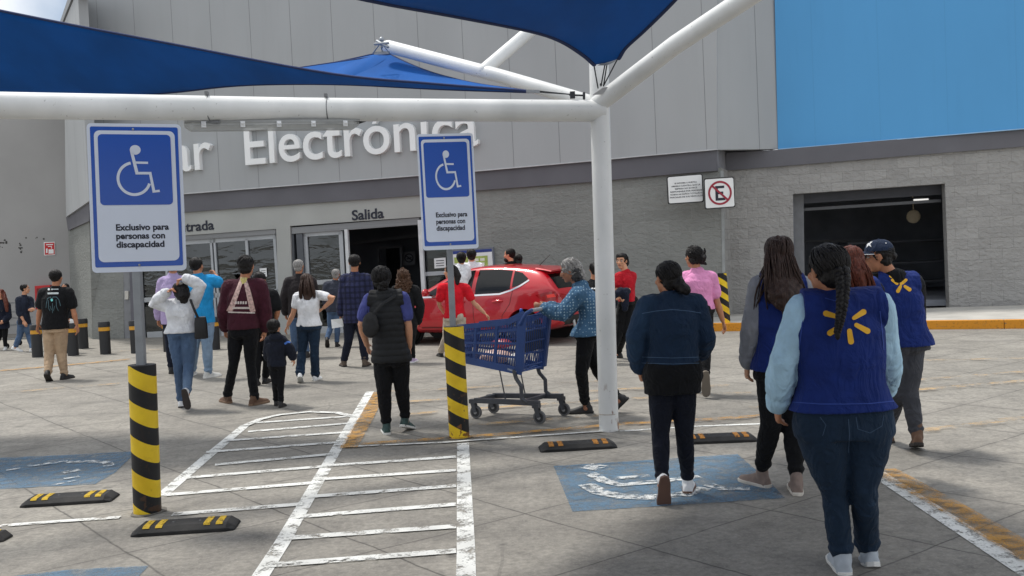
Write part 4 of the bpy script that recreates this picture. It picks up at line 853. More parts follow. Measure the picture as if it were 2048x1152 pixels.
for x in (.80, 3.36):
    for s in (1, -1):

        cx_ = K(x, s*.755, .305); mb = MB(); mb.tube([K(x, s*.655, .305), K(x, s*.67, .305), K(x, s*.84, .305), K(x, s*.855, .305)], [.29, .305, .305, .285], 40, rnd=False); wh = mb.build('wheel', M_tyre, car)
        mb = MB(); mb.tube([K(x, s*.80, .305), K(x, s*.862, .305)], [.205, .215], 36, rnd=False); mb.build('rim', plain('rim_shadow_grey', c(46, 47, 50), .5), wh); mb = MB()
        for k in range(5):
            a = 2*math.pi*k/5+.3; mb.bar(K(x, s*.868, .305), K(x+math.cos(a)*.2, s*.866, .305+math.sin(a)*.2), .05, .02, CY)
        mb.tube([K(x, s*.86, .305), K(x, s*.88, .305)], .05, 16, rnd=False); o = MB(); 
        pts = [K(x+math.cos(2*math.pi*k/36)*.207, s*.866, .305+math.sin(2*math.pi*k/36)*.207) for k in range(37)]; mb.tube(pts, .012, 6, rnd=False); mb.build('spokes', M_rim, wh)
for s in (1, -1):
    for x in (.80, 3.36):
        mb = MB(); mb.tube([K(x, s*.56, .31), K(x, s*.615, .31)], .34, 28, rnd=False); mb.build('wheel_arch', M_blackp, car)

# ---------------------------------------------------------------- shopping cart
M_cblue = plain('blue_cart_plastic', c(38, 70, 130), .5, .12, 5, .15, 60); M_cgrey = plain('dark_grey_cart_frame', c(74, 76, 82), .5, .12, 8, .15, 60, .2)
E_f = V((-.84, .54, 0)).normalized(); E_s = V((E_f.y, -E_f.x, 0)); E_s = E_s if E_s.y > 0 else -E_s; CO = V((0, 10.0, 0))
def C_(a, s, z): return CO+E_f*a+E_s*s+V((0, 0, z))
cart = thing('shopping_cart', 'blue plastic shopping cart on grey wheels pushed by the elderly woman', 'shopping cart', CO)
def side(s_, mb):
    k = 1 if s_ > 0 else -1
    P = lambda u, v: C_((-.28+.08*(1-v))+(.83)*u*(1-.03*(1-v)), k*((.245-.05*u)-(1-v)*.035), (.50+.11*u)*(1-v)+v*(1.03-.10*u-.035*math.sin(u*math.pi)+.035*max(0, 1-u*6)))
    bars = [((0, 0), (1, 0), .07), ((0, 1), (.25, 1), .06), ((.25, 1), (1, 1), .05), ((1, 0), (1, 1), .05)]
    for a, b, w_ in bars: mb.bar(P(*a), P(*b), .022, w_, V((0, 0, 1)).cross(P(*b)-P(*a)))
    mb.bar(P(0.03, 0), P(0.03, 1), .03, .085, E_s*1.0)
    for v in (.24, .5, .76): mb.bar(P(.05, v), P(1, v), .014, .022, V((0, 0, 1)).cross(E_f))
    for u in (.4, .72): mb.bar(P(u, 0), P(u, 1), .018, .03, E_s)
    for i in range(1, 25): u = .08+.9*i/25; mb.bar(P(u, .0), P(u-.05, 1), .008, .008, E_s)
    return P
mb = MB(); Pn = side(-1, mb); Pf = side(1, mb)
for v in (.05, .3, .55, .8, 1): mb.bar(Pn(1, v), Pf(1, v), .02, .03)
for i in range(1, 9): mb.bar(Pn(1, 0).lerp(Pf(1, 0), i/9), Pn(1, 1).lerp(Pf(1, 1), i/9), .012, .01)
for i in range(0, 15): mb.bar(Pn(i/14, .0), Pf(i/14, .0), .012, .012)
for i in range(1, 6): mb.bar(Pn(0, 0).lerp(Pf(0, 0), i/6), Pn(1, 0).lerp(Pf(1, 0), i/6), .012, .012)
bk = mb.build('basket', M_cblue, cart, False)
mb = MB(); gq = lambda i, v: Pn(0, v).lerp(Pf(0, v), i)
for i in range(0, 13): mb.bar(gq(i/12, .08), gq(i/12, .95), .008, .008)
for v in (.08, .3, .5, .7, .95): mb.bar(gq(0, v), gq(1, v), .012, .012)
mb.bar(gq(1, 0), gq(1, 1), .03, .07, E_f); mb.build('rear_gate', M_cblue, cart, False)
mb = MB(); mb.bar(C_(-.2, -.2, .78), C_(-.2, .2, .78), .02, .2, E_f); mb.build('child_seat', M_cgrey, cart, False)
mb = MB(); mb.tube([C_(-.37, -.25, 1.10), C_(-.37, .25, 1.10)], .019, 14); mb.build('handle', plain('grey_handle_grip', c(150, 152, 156), .5), cart); mb = MB()
for s in (-.25, .25): mb.tube([C_(-.24, s, .97), C_(-.31, s, 1.07), C_(-.37, s, 1.10)], .02, 10)
mb.build('handle_arm', M_cblue, cart)
mb = MB()
for s in (-.23, .23):
    mb.tube([C_(-.12, s*.95, .50), C_(-.14, s*.95, .43), C_(-.2, s, .36), C_(-.20, s, .24), C_(-.26, s, .2)], .021, 10); mb.bar(C_(-.40, s, .20), C_(.40, s*.72, .185), .05, .045, V((0, 0, 1))); mb.bar(C_(.08, s*.8, .54), C_(.02, s*.8, .21), .012, .012)
mb.bar(C_(-.2, -.23, .2), C_(-.2, .23, .2), .04, .04); mb.bar(C_(.38, -.17, .185), C_(.38, .17, .185), .04, .04); mb.build('chassis', M_cgrey, cart, False, .004)
for a, s in ((-.38, -.24), (-.38, .24), (.42, -.16), (.42, .16)):
    mb = MB(); cn = C_(a-.02, s, .065); mb.tube([cn-E_s*.013, cn+E_s*.013], .064, 28, rnd=False); wh = mb.build('wheel', plain('grey_castor_tread', c(96, 96, 98), .7), cart); mb = MB(); mb.tube([cn-E_s*.0155, cn+E_s*.0155], .047, 24, rnd=False); mb.build('hub', plain('dark_castor_hub', c(40, 41, 44), .6), wh)
    mb = MB(); mb.tube([cn-E_s*.018, cn+E_s*.018], .02, 14, rnd=False); mb.build('hub_cap', plain('castor_cap_grey', c(150, 150, 152), .5), wh); mb = MB()
    for k in (-1, 1): mb.bar(cn+E_s*.022*k, C_(a+.01, s, .17)+E_s*.022*k, .045, .006, E_f)
    mb.box(C_(a+.01, s, .175), E_f*.035, E_s*.028, V((0, 0, .02))); mb.build('castor_fork', M_cgrey, cart, False)
cbv = bvh_of(bk); vs, fs = text2d('Walmart', 1, 0, .01); wd = max(v.x for v in vs); A_, B2 = Pn(.20, .0), Pn(.06, .0); mb = MB()
mb.add([A_.lerp(B2, v.x/wd)+V((0, 0, -.012+v.y*.03))-E_s*.016 for v in vs], fs); mb.build('lettering', M_signw, bk, False)
# goods lying in the cart
def goods(name, label, cat, cen, r, m, seed):
    t = thing(name, label, cat, cen-V((0, 0, r[2]))); mb = MB(); mb.ell(cen, r, E_f, E_s, V((0, 0, 1)), 20, 12); rs = random.Random(seed)
    for i in range(7): mb.ell(cen+E_f*rs.uniform(-.6, .6)*r[0]+E_s*rs.uniform(-.5, .5)*r[1]+V((0, 0, rs.uniform(-.3, .4)*r[2])), (r[0]*.45, r[1]*.5, r[2]*.6), n=12, m=8)
    fuse(mb, 'wrapping', m, t, .012, 3, ((.02, .06),)); return t
goods('bread_bag', 'pale pink bag of bread lying on the bottom of the cart', 'groceries', C_(.2, -.06, .62), (.17, .11, .07), plain('pink_bread_wrap', c(236, 200, 186), .35, .1, 20), 1); goods('flour_bag', 'white paper bag of goods near the back of the cart', 'groceries', C_(-.02, .0, .59), (.09, .12, .065), plain('white_bag_paper', c(226, 224, 220), .5, .1, 20), 2)
goods('crisp_bag', 'crumpled red and grey packet resting on top of the groceries', 'groceries', C_(.2, .06, .74), (.12, .08, .05), plain('red_foil_packet', c(170, 60, 64), .3, .3, 16), 3)
t = thing('water_bottle', 'small blue bottle standing in the child seat of the cart', 'bottle', C_(-.1, -.0, .9)); mb = MB(); q = C_(-.12, -.04, .9); mb.tube([q, q+V((0, 0, .1)), q+V((0, 0, .14)), q+V((0, 0, .17))], [.03, .03, .014, .014], 14); mb.build('bottle', plain('blue_bottle_plastic', c(70, 110, 170), .2), t); mb = MB(); mb.tube([q+V((0, 0, .17)), q+V((0, 0, .19))], .016, 12); mb.build('cap', M_blue2, t)
# wire trolleys parked by the side wall
def trolley(px, label):
    p = G(*px); t = thing('wire_trolley', label, 'shopping cart', p, 'wire trolleys by the side wall'); X = V((.35, .9, 0)).normalized(); Yv = V((-X.y, X.x, 0)); Q = lambda a, s, z: p+X*a+Yv*s+V((0, 0, z)); mb = MB()
    for s in (-.25, .25):
        for z in (.5, .65, .8, 1.0): mb.bar(Q(-.4, s, z), Q(.45, s*.8, z), .012, .012)
        for i in range(8): mb.bar(Q(-.4+.85*i/7, s*(1-.2*i/7), .5), Q(-.4+.85*i/7, s*(1-.2*i/7), 1), .008, .008)
    for i in range(7): mb.bar(Q(.45, -.2+.4*i/6, .5), Q(.45, -.2+.4*i/6, 1), .008, .008); mb.bar(Q(-.4, -.25+.5*i/6, .5), Q(.45, -.2+.4*i/6, .5), .008, .008); mb.bar(Q(-.4, -.25+.5*i/6, .5), Q(-.4, -.25+.5*i/6, 1), .008, .008)
    mb.build('basket', M_steel, t, False); mb = MB()
    for s in (-.24, .24): mb.tube([Q(-.45, s, 1.04), Q(-.4, s, .9), Q(-.35, s, .2), Q(.4, s*.8, .16)], .014, 8)
    mb.tube([Q(-.45, -.25, 1.04), Q(-.45, .25, 1.04)], .018, 8); mb.build('frame', M_steel, t)
    for a, s in ((-.35, -.24), (-.35, .24), (.4, -.19), (.4, .19)): mb = MB(); mb.tube([Q(a, s-.012, .06), Q(a, s+.012, .06)], .06, 16, rnd=False); mb.build('wheel', M_tyre, t)
trolley((24, 694), 'grey wire trolley between the girl and the young man in navy')

mb = MB()
for y_ in (-.3, -.1, .1, .3): mb.bar(K(4.075, y_, .30), K(4.085, y_+.05, .40), .06, .02, CY)  # pale bars paint white glints onto the rear diffuser
mb.build('diffuser_glint', plain('pale_glint', c(190, 192, 194), .5), car, False)
mb = MB()
for s in (-1, 1):
    pass
mb = MB(); onrear(mb, [(-.80, .80), (-.50, .80), (-.46, .88), (-.78, .93)], .006, .05); mb.build('tail_light', MC['red_lamp_lens'], car, True, 0, True)
mb = MB(); onrear(mb, [(.80, .80), (.50, .80), (.46, .88), (.78, .93)], .006, .05); mb.build('tail_light', MC['red_lamp_lens'], car, True, 0, True)
# ---------------------------------------------------------------- people
SK = skinmat('warm_brown_skin', c(176, 122, 92)); SKL = skinmat('light_brown_skin', c(200, 148, 118))
HB = hairmat('black_hair', c(22, 19, 19)); HD = hairmat('dark_brown_hair', c(58, 41, 35)); HR = hairmat('auburn_hair', c(98, 48, 34)); HG = hairmat('grey_hair', c(150, 148, 146)); HCu = hairmat('curly_brown_hair', c(84, 60, 44))
def shoe(body, sole, A, yaw, pitch, size, s, roll=0.0, high=0.0):
    """A = ankle; a shoe pointing along yaw, toes dropped by pitch degrees"""
    R = Matrix.Rotation(math.radians(yaw), 3, 'Z') @ Matrix.Rotation(math.radians(roll), 3, 'Y') @ Matrix.Rotation(math.radians(-pitch), 3, 'X')
    T = lambda x, y, z: A+R @ V((x*size, y*size, z*size))
    st = [(-.075, .024, .045), (-.066, .034, .062), (-.03, .038, .078), (.02, .038, .078), (.07, .042, .058), (.12, .046, .042), (.16, .043, .034), (.19, .031, .027), (.203, .016, .02)]
    rings = []
    for y, a, h in st: rings.append([T(a*math.cos(k*2*math.pi/16)*(1 if math.sin(k*2*math.pi/16) < .3 else .92), y, -.068+max(-.012, h*math.sin(k*2*math.pi/16))) for k in range(16)])
    body.loft(rings); body.tube([T(0, -.02, -.03), T(0, -.014, .02+high)], [.042*size, .04*size], 12)
    ol = [(-.03, -.074), (-.041, -.02), (-.043, .05), (-.05, .11), (-.045, .17), (-.03, .2), (0, .213), (.03, .2), (.045, .17), (.05, .11), (.043, .05), (.041, -.02), (.03, -.074), (0, -.086)]
    P = [T(x, y, -.085) for x, y in ol]; sole.prism(P, T(0, 0, -.062)-T(0, 0, -.085))
def hand(mb, W, d, nrm, size, curl=.45, fr=.0088):
    """palm and five fingers; d along the forearm, nrm = where the palm faces"""
    d = d.normalized(); nrm = (nrm-d*nrm.dot(d)).normalized(); w = d.cross(nrm); S = size
    mb.tube([W, W+d*.03*S, W+d*.07*S, W+d*.09*S], [.026*S, .033*S, .04*S, .036*S], 12, ref=w, ab=(1.0, .42))
    for i, (off, ln) in enumerate(((-.030, .074), (-.010, .084), (.011, .078), (.030, .060))):
        b = W+d*(.088-.006*abs(i-1.2))*S+w*off*S; p = [b-d*.012*S, b]; a = curl*(.5+.12*i); dd = d
        for k in range(3):
            dd = (dd*math.cos(a)+nrm*math.sin(a)).normalized(); nn = nrm; b = b+dd*(ln*S*(.45, .32, .23)[k]); p.append(b); a = curl*(1.1-.1*k)
        mb.tube(p, [fr*1.1*S, fr*1.1*S, fr*S, fr*.92*S, fr*.8*S], 8)
    b = W+d*.03*S-w*.028*S; p = [W+d*.015*S-w*.012*S, b, b+(d*.6-w*.6+nrm*.4).normalized()*.032*S, b+(d*.6-w*.6+nrm*.4).normalized()*.032*S+(d*.9-w*.1+nrm*.45).normalized()*.03*S]
    mb.tube(p, [fr*1.3*S, fr*1.35*S, fr*1.15*S, fr*.9*S], 8)
def person(label, foot, top, J, yaw=0, hyaw=None, hpitch=0, shirt=None, pants=None, shoes=None, hair=None, skin=SK, near=False, fem=False, bw=1.0, hw=1.0, size=None, face=False, hs=1.0, extra=None, curl=.5, armr=1.0, lean=0, bsq=1.0):
    """one standing or walking figure. foot: ground pixel under the body, top: head-top pixel, J: joints traced as (x, y, depth offset)"""
    g0 = G(*foot); Y = g0.y; S = size or (U(top[0], top[1], Y).z/1.66); p_ = {k: U(q[0], q[1], Y+(q[2] if len(q) > 2 else 0)) for k, q in J.items() if k[0] != 'f'}
    bw = bw*.9
    root = thing('person', label, 'person', (g0.x, g0.y, 0)); ya = math.radians(yaw); fw = V((-math.sin(ya), math.cos(ya), 0)); lt = V((math.cos(ya), math.sin(ya), 0))
    hy = math.radians(yaw if hyaw is None else hyaw); hf = V((-math.sin(hy), math.cos(hy), 0)); hr = V((math.cos(hy), math.sin(hy), 0)); hp = math.radians(hpitch); hu = V((0, 0, 1))*math.cos(hp)+hf*math.sin(hp); hf = hf*math.cos(hp)-V((0, 0, 1))*math.sin(hp)
    N = p_['n']; H = p_['h']; pel = (p_['hl']+p_['hr'])/2; vx = .0065 if near else .0095
    D = dict(root=root, p=p_, S=S, fw=fw, lt=lt, hf=hf, hr=hr, hu=hu, Y=Y)
    L_ = N-pel
    hipa, wa, ch, shd = (.182, .150, .160, .150) if fem else (.165, .152, .172, .168)
    hipa *= hw
    PR = [(-.20, hipa*.86, .115), (-.06, hipa, .130), (.06, hipa*.98, .128), (.22, wa*1.04*(hw*.5+.5), .112), (.36, wa, .104), (.55, ch*.98, .116), (.72, ch*1.02, .114), (.84, shd*.92, .092), (.93, shd*.62, .074), (1.0, .062, .06)]
    def prof(t):
        for a, b in zip(PR, PR[1:]):
            if a[0] <= t <= b[0]: k = (t-a[0])/(b[0]-a[0]); k = k*k*(3-2*k); return a[1]+(b[1]-a[1])*k, a[2]+(b[2]-a[2])*k
        return PR[0][1:] if t < PR[0][0] else PR[-1][1:]
    def torso(mb, t0, t1, infl, hemk=1.0, n=14):
        rings = []
        for i in range(n+1):
            t = t0+(t1-t0)*i/n; a, b = prof(t); a = a*bw*S+infl; b = b*S*(bw*.6+.4)*bsq+infl
            if t < .3: k = 1+(hemk-1)*(.3-t)/max(.05, .3-t0); a *= k; b *= k
            cen = pel+L_*t-fw*(.012*S*math.sin(math.pi*min(max(t, 0), 1)))+fw*lean*S*math.sin(math.pi*min(max(t, 0), 1))
            ring = []
            for k in range(28):
                an = 2*math.pi*k/28; cs, sn = math.cos(an), math.sin(an); e = .86
                ring.append(cen+lt*(a*math.copysign(abs(cs)**e, cs))+fw*(b*math.copysign(abs(sn)**e, sn)))
            rings.append(ring)
        mb.loft(rings)
    def arm(mb, k, infl, upto=2.0, cuff=0.0, r=(.056, .046, .036, .041, .027)):
        s_, e_, w_ = p_['s'+k], p_['e'+k], p_['w'+k]; q = [x*S*armr+infl for x in r]
        neck = pel+L_*.90; mb.tube([neck.lerp(s_, .25), neck.lerp(s_, .8), s_], [q[0]*.86, q[0]*1.0, q[0]*.95], 14)
        pts, rad = [s_, s_.lerp(e_, .5), e_, e_.lerp(w_, .3), w_], [q[0], q[1], q[2], q[3], q[4]]
        if upto >= 2 and infl: mb.tube(pts[:4]+[e_.lerp(w_, .7), e_.lerp(w_, .8), e_.lerp(w_, .9), w_], rad[:4]+[q[3]*.4+q[4]*.6+.005, q[4]+.001, q[4]+.008, q[4]], 16)
        elif upto >= 2: mb.tube(pts, [x+cuff*(i/4) for i, x in enumerate(rad)], 16)
        elif upto <= 1: m_ = s_.lerp(e_, upto); mb.tube([s_, s_.lerp(m_, .6), m_], [q[0], q[0]*.98, q[1]+.006], 16)
        else: m_ = e_.lerp(w_, upto-1); mb.tube([s_, s_.lerp(e_, .5), e_, m_], [q[0], q[1], q[2], q[3]*.95], 16)
    ft = {}
    for k in 'lr':
        f = J['f'+k]
        if f[2] == 'g':                                     # planted: pixel under the heel
            q = G(f[0], f[1]); ft[k] = (q+V((0, 0, .085*S))+V((-math.sin(math.radians(f[3])), math.cos(math.radians(f[3])), 0))*.07*S, f[3], f[4] if len(f) > 4 else 0)
        else: ft[k] = (U(f[0], f[1], Y+f[2]), f[3], f[4])
    # body
    mb = MB(); torso(mb, -.10, 1.0, -.026)
    for k in 'lr':
        arm(mb, k, 0); h = p_['h'+k]; kn = p_['k'+k]; an = ft[k][0]
        mb.tube([h.lerp(pel, .1), h.lerp(kn, .45), kn, kn.lerp(an, .35), an], [x*S for x in (.070, .060, .044, .042, .032)], 14)
        mb.ell(an+V((0, 0, -.03*S)), (.034*S, .05*S, .034*S), n=10, m=8)
        w_, e_ = p_['w'+k], p_['e'+k]; hd = J.get('d'+k); dirv = (p_['d'+k]-w_) if hd else (w_-e_); inn_ = (pel-w_); inn_.z *= .2
        pn = lt*(-1 if lt.dot(w_-pel) > 0 else 1)
        if abs(dirv.normalized().dot(pn)) > .85: pn = V((0, 0, -1))
        hand(mb, w_, dirv, pn, S*(1.06 if not fem else .98), curl, .0088 if near else .0105)
    Q = lambda x, y, z: H+hr*(x*S*hs)+hf*(y*S*hs)+hu*(z*S*hs)
    SH = S*hs
    mb.ell(Q(0, -.012, .028), (.074*SH, .094*SH, .084*SH), hr, hf, hu, 20, 14); mb.ell(Q(0, .018, -.04), (.058*SH, .066*SH, .075*SH), hr, hf, hu, 18, 12); mb.ell(Q(0, .05, -.092), (.03*SH, .028*SH, .022*SH), hr, hf, hu)
    mb.tube([Q(0, .072, .012), Q(0, .09, -.018), Q(0, .094, -.03)], [.009*SH, .013*SH, .014*SH], 8); mb.ell(Q(0, .07, -.06), (.024*SH, .016*SH, .012*SH), hr, hf, hu, 10, 8)
    for s in (-1, 1): mb.ell(Q(.076*s, -.008, -.004), (.011*SH, .019*SH, .031*SH), hr, hf, hu, 10, 8); mb.ell(Q(.033*s, .062, -.02), (.026*SH, .02*SH, .02*SH), hr, hf, hu, 10, 8)
    mb.tube([Q(0, -.02, -.03), N.lerp(Q(0, -.02, -.05), .5), N-L_.normalized()*.03], [.054*SH, .052*S, .062*S], 16)
    bo = fuse(mb, 'body', skin, root, vx if near else .011, 3)
    if face:
        for s in (-1, 1):
            mb = MB(); mb.ell(Q(.031*s, .070, .004), (.0145*SH, .0125*SH, .008*SH), hr, hf, hu, 12, 8); e_ = mb.build('eye', plain('eye_white', c(205, 200, 196), .3, .02), root); mb = MB(); mb.ell(Q(.031*s, .0785, .004), (.0065*SH, .005*SH, .0065*SH), hr, hf, hu, 10, 6); mb.build('iris', plain('dark_iris', c(26, 18, 14), .2), e_)
            mb = MB(); mb.tube([Q(.014*s, .082, .022), Q(.032*s, .08, .028), Q(.052*s, .068, .023)], [.003*SH, .0045*SH, .0025*SH], 6); mb.build('eyebrow', HB, root)
        mb = MB(); mb.tube([Q(-.022, .079, -.060), Q(0, .0875, -.058), Q(.022, .079, -.060)], [.003*SH, .006*SH, .003*SH], 8); mb.build('lips', plain('brown_lips', c(140, 76, 66), .5), root)
    # trousers
    if pants:
        mb = MB(); top_ = pants.get('top', .18); torso(mb, -.1, top_, pants.get('infl', .012))
        R_ = pants.get('r', (1, 1, 1, 1, 1))
        for k in 'lr':
            h = p_['h'+k]; kn = p_['k'+k]; an = ft[k][0]; e = an.lerp(kn, pants.get('short', .06)); rr = [a*S*b*(bw*.5+.5)*.92*(hw if i < 2 else 1)+.010 for i, (a, b) in enumerate(zip((.092, .084, .062, .058, .044), R_))]
            mb.tube([h.lerp(pel, .14)+V((0, 0, .02)), h.lerp(kn, .12), h.lerp(kn, .5), kn, kn.lerp(e, .4), kn.lerp(e, .7), kn.lerp(e, .79), kn.lerp(e, .87), kn.lerp(e, .94), e], [rr[0]*.96, rr[0], rr[1], rr[2], rr[3], rr[3]*.45+rr[4]*.55, rr[4]*1.0+.006, rr[4]*.97, rr[4]+.010, rr[4]], 20)
            if pants.get('seat', 1): mb.ell(h.lerp(pel, .3)-fw*.045*S*pants.get('seat', 1)-V((0, 0, .0)), (.085*S*hw, .095*S, .10*S), lt, fw, V((0, 0, 1)))
        D['pants'] = fuse(mb, 'trousers', pants['m'], root, vx*1.25, 5, ((.010, .05), (.010, .11)) if pants.get('wr', 1) else ((.006, .05),))
    # top
    for g in (shirt or []):
        mb = MB(); torso(mb, g.get('hem', -.02), g.get('neck', .95), g.get('infl', .012), g.get('hemk', 1.0))
        sl = g.get('sleeve', .6)
        if sl:
            for k in 'lr': arm(mb, k, g.get('infl', .012)*.9+g.get('sinf', 0), sl, g.get('cuff', 0))
        elif g.get('cap', 1):
            for k in 'lr': neck = pel+L_*.89; mb.tube([neck, neck.lerp(p_['s'+k], .5), neck.lerp(p_['s'+k], g.get('capto', 1.08))], [.066*S*armr+g.get('infl', .012), .074*S*armr+g.get('infl', .012), .076*S*armr+g.get('infl', .012)], 16, rnd=False); e_ = p_['s'+k].lerp(p_['e'+k], .5); mb.tube([neck.lerp(p_['s'+k], .6), (pel+L_*.62).lerp(p_['s'+k], .45)], [.07*S, .08*S], 14)
        if fem and g.get('bust', 1):
            for s in (-1, 1): mb.ell(pel+L_*.62+lt*.075*S*s+fw*.09*S*bw, (.07*S, .06*S, .07*S), n=12, m=8)
        mb.tube([pel+L_*.9, pel+L_*.97], [.085*S+g.get('infl', .012)*.6, .066*S+g.get('infl', .012)*.6+g.get('collar', 0)], 16)
        for q in g.get('more', ()): mb.tube([U(x, y, Y+dz) for x, y, dz in q[0]], [r for r in q[1]], 14)
        rib = g.get('rib'); post = None
        if rib: post = lambda co, no, rib=rib: co+no*(.007*abs(math.sin(math.pi*(co.z+.002*math.sin(co.x*40))/rib))**.6-.006)
        sharp = g.get('wr', 1)
        D[g.get('n', 'shirt')] = fuse(mb, g.get('n', 'shirt'), g['m'], root, vx*1.2, 4, ((.009*sharp, .05), (.014*sharp, .13)), post)
    # shoes
    if shoes:
        for k in 'lr':
            b_, s_ = MB(), MB(); A_, yw, pt = ft[k]; shoe(b_, s_, A_, yw, pt, S*shoes.get('k', 1.0), 1, 0, shoes.get('high', 0)); o = fuse(b_, 'shoe', shoes['m'], root, .009, 2); s_.build('sole', shoes.get('s', plain('white_sole', c(214, 214, 210), .7)), o, False, .004)
    # hair
    if hair:
        mb = MB(); st = hair.get('style', 'short'); cut = hair.get('vol', 1.0)
        mb.ell(Q(0, -.024, .034), (.083*SH*cut, .092*SH*cut, .087*SH*cut), hr, hf, hu, 20, 14)
        if st != 'crew': mb.ell(Q(0, -.048, -.022), (.072*SH*cut, .054*SH*cut, .068*SH), hr, hf, hu, 16, 10)
        else: mb.ell(Q(0, -.05, -.012), (.07*SH, .05*SH, .055*SH), hr, hf, hu, 16, 10)
        if hair.get('fwd'): mb.ell(Q(0, .018, .078), (.072*SH, .068*SH, .046*SH), hr, hf, hu, 16, 10)
        for q in hair.get('add', ()): mb.tube([U(x, y, Y+dz) for x, y, dz in q[0]], q[1], 16, ab=q[2] if len(q) > 2 else None, ref=lt)
        ho = fuse(mb, 'hair', hair['m'], root, .010 if not near else .008, 2, hair.get('disp', ((.016, .02), (.012, .05)))); D['hair'] = ho
        lk = MB(); rs = random.Random(int(foot[0])); tgt = hair.get('to'); nl = int(hair.get('n', 46 if near else 26)*2.6)
        tv = (U(tgt[0], tgt[1], Y+tgt[2])-Q(0, -.024, .034)) if tgt else -hf*.5-hu*.85
        tl = V((tv.dot(hr), tv.dot(hf), tv.dot(hu))).normalized()
        for i in range(nl):
            a = rs.uniform(-1, 1)*math.pi; el = rs.uniform(-.1, 1.0); sv = V((math.cos(a)*math.cos(el), math.sin(a)*math.cos(el), math.sin(el)))
            if sv.y > .55: continue
            pts = []
            for k in range(6):
                v = sv.lerp(tl, k/5*rs.uniform(.55, .8)); 
                if v.length < .1: break
                v.normalize(); rr = 1.02+.03*rs.random(); pts.append(Q(v.x*.083*cut*rr, -.024+v.y*.094*cut*rr, .034+v.z*.088*cut*rr))
            if len(pts) > 3: lk.tube(pts, [.0016*SH, .003*SH, .0036*SH, .0034*SH, .003*SH, .001*SH][:len(pts)], 6, rnd=False)
        for q in hair.get('locks', ()):                         # hanging strands: (count, crown px, end px, end spread px, radius, wave)
            cnt, top_, mid_, end_, spr, rd, wv = q
            for i in range(cnt):
                u = rs.uniform(-1, 1); dz = rs.uniform(-.08, .03); e = rs.uniform(0, 1); P = []
                for k in range(9):
                    t = k/8; x = (1-t)**2*(top_[0]+u*spr[0]*.55)+2*t*(1-t)*(mid_[0]+u*spr[1])+t*t*(end_[0]+u*spr[2]); y = (1-t)**2*top_[1]+2*t*(1-t)*mid_[1]+t*t*(end_[1]+e*spr[3]); y += (u*u)*6*(1-t)
                    P.append(U(x+wv*math.sin(t*9+i), y, Y+top_[2]*(1-t)+mid_[2]*t+dz*math.sin(t*3)-.01*(1-u*u)))
                lk.tube(P, [rd*.5, rd, rd*1.1, rd*1.1, rd*1.1, rd, rd*.9, rd*.7, rd*.2], 6, rnd=False)
        if lk.v: lk.build('hair_strands', hair['m'], root)
    return D
def garment_print(D, key, nm, polys, m, off=.004, step=3):
    mb = MB(); drape(mb, polys, bvh_of(D[key]), off, step)
    if mb.v: return mb.build(nm, m, D[key], True, 0)
def cap_px(a, b, w0, w1, n=8):
    """rounded petal between two pixels"""
    d = (V(b)-V(a)).to_2d(); d = d.normalized(); n_ = V((-d.y, d.x)); A, B_ = V(a).to_2d(), V(b).to_2d(); out = []
    for i in range(n+1): an = math.pi*(.5+i/n); out.append(A+d*(w0*math.cos(an))+n_*(w0*math.sin(an)))
    for i in range(n+1): an = math.pi*(-.5+i/n); out.append(B_+d*(w1*math.cos(an))+n_*(w1*math.sin(an)))
    return [(p.x, p.y) for p in out]
BLK = cloth('black_cotton', c(17, 18, 21)); BLKT = cloth('black_twill', c(15, 16, 20)); NAVY = cloth('navy_cotton', c(24, 29, 44)); JN = cloth('blue_denim', c(78, 100, 130), .9, 'denim', c(112, 134, 160)); JL = cloth('pale_denim', c(128, 152, 178), .9, 'denim', c(160, 180, 200)); JD = cloth('dark_denim', c(30, 48, 68), .9, 'denim', c(44, 66, 90)); VEST = cloth('royal_blue_vest_cloth', c(24, 44, 108)); WHT = cloth('white_cotton', c(226, 228, 232))
S_W = plain('white_shoe_leather', c(222, 223, 224), .6, .05, 8); S_B = plain('black_shoe_leather', c(28, 28, 30), .6); S_BR = plain('brown_boot_leather', c(92, 66, 48), .7, .2, 12); SO_B = plain('dark_rubber_sole', c(40, 36, 34), .8); SO_T = plain('tan_rubber_sole', c(120, 96, 76), .8); YEL = plain('yellow_print', c(232, 176, 40), .7, .06)
exec_people = True
# big woman with the braid, nearest
A = person('woman with long black braid in royal blue vest over pale blue sleeves and jeans', (1690, 1146), (1656, 482), dict(h=(1652, 541, .0), n=(1668, 592, -.02), sl=(1608, 622), el=(1566, 728, -.02), wl=(1555, 806, .08), dl=(1556, 850, .14), sr=(1752, 617), er=(1775, 722, .02), wr=(1768, 780, .24), hl=(1640, 848), hr=(1734, 846), kl=(1668, 985, .03), kr=(1728, 978, -.02), fl=(1690, 1149, 'g', -8), fr=(1735, 1098, .16, -5, 22)),
    0, 22, 6, [dict(n='sleeves', hem=.3, sleeve=2, infl=.016, sinf=.014, m=cloth('pale_blue_jersey', c(172, 206, 226))), dict(n='vest', hem=.12, hemk=1.08, sleeve=0, infl=.026, neck=.965, m=VEST, wr=.45)], dict(m=JD, r=(1.22, 1.06, .86, .90, 1.08), top=.22, infl=.012), dict(m=plain('grey_white_sneaker', c(168, 176, 184), .7, .1, 14), s=plain('white_sole', c(214, 214, 210), .7), k=1.12),
    dict(m=HB, style='bun', vol=1.06, to=(1680, 560, -.06), add=[([(1664, 528, -.05), (1682, 556, -.10)], [.07, .05])], n=110), SK, True, True, 1.40, 1.04, hs=1.05, armr=1.16, bsq=.9)
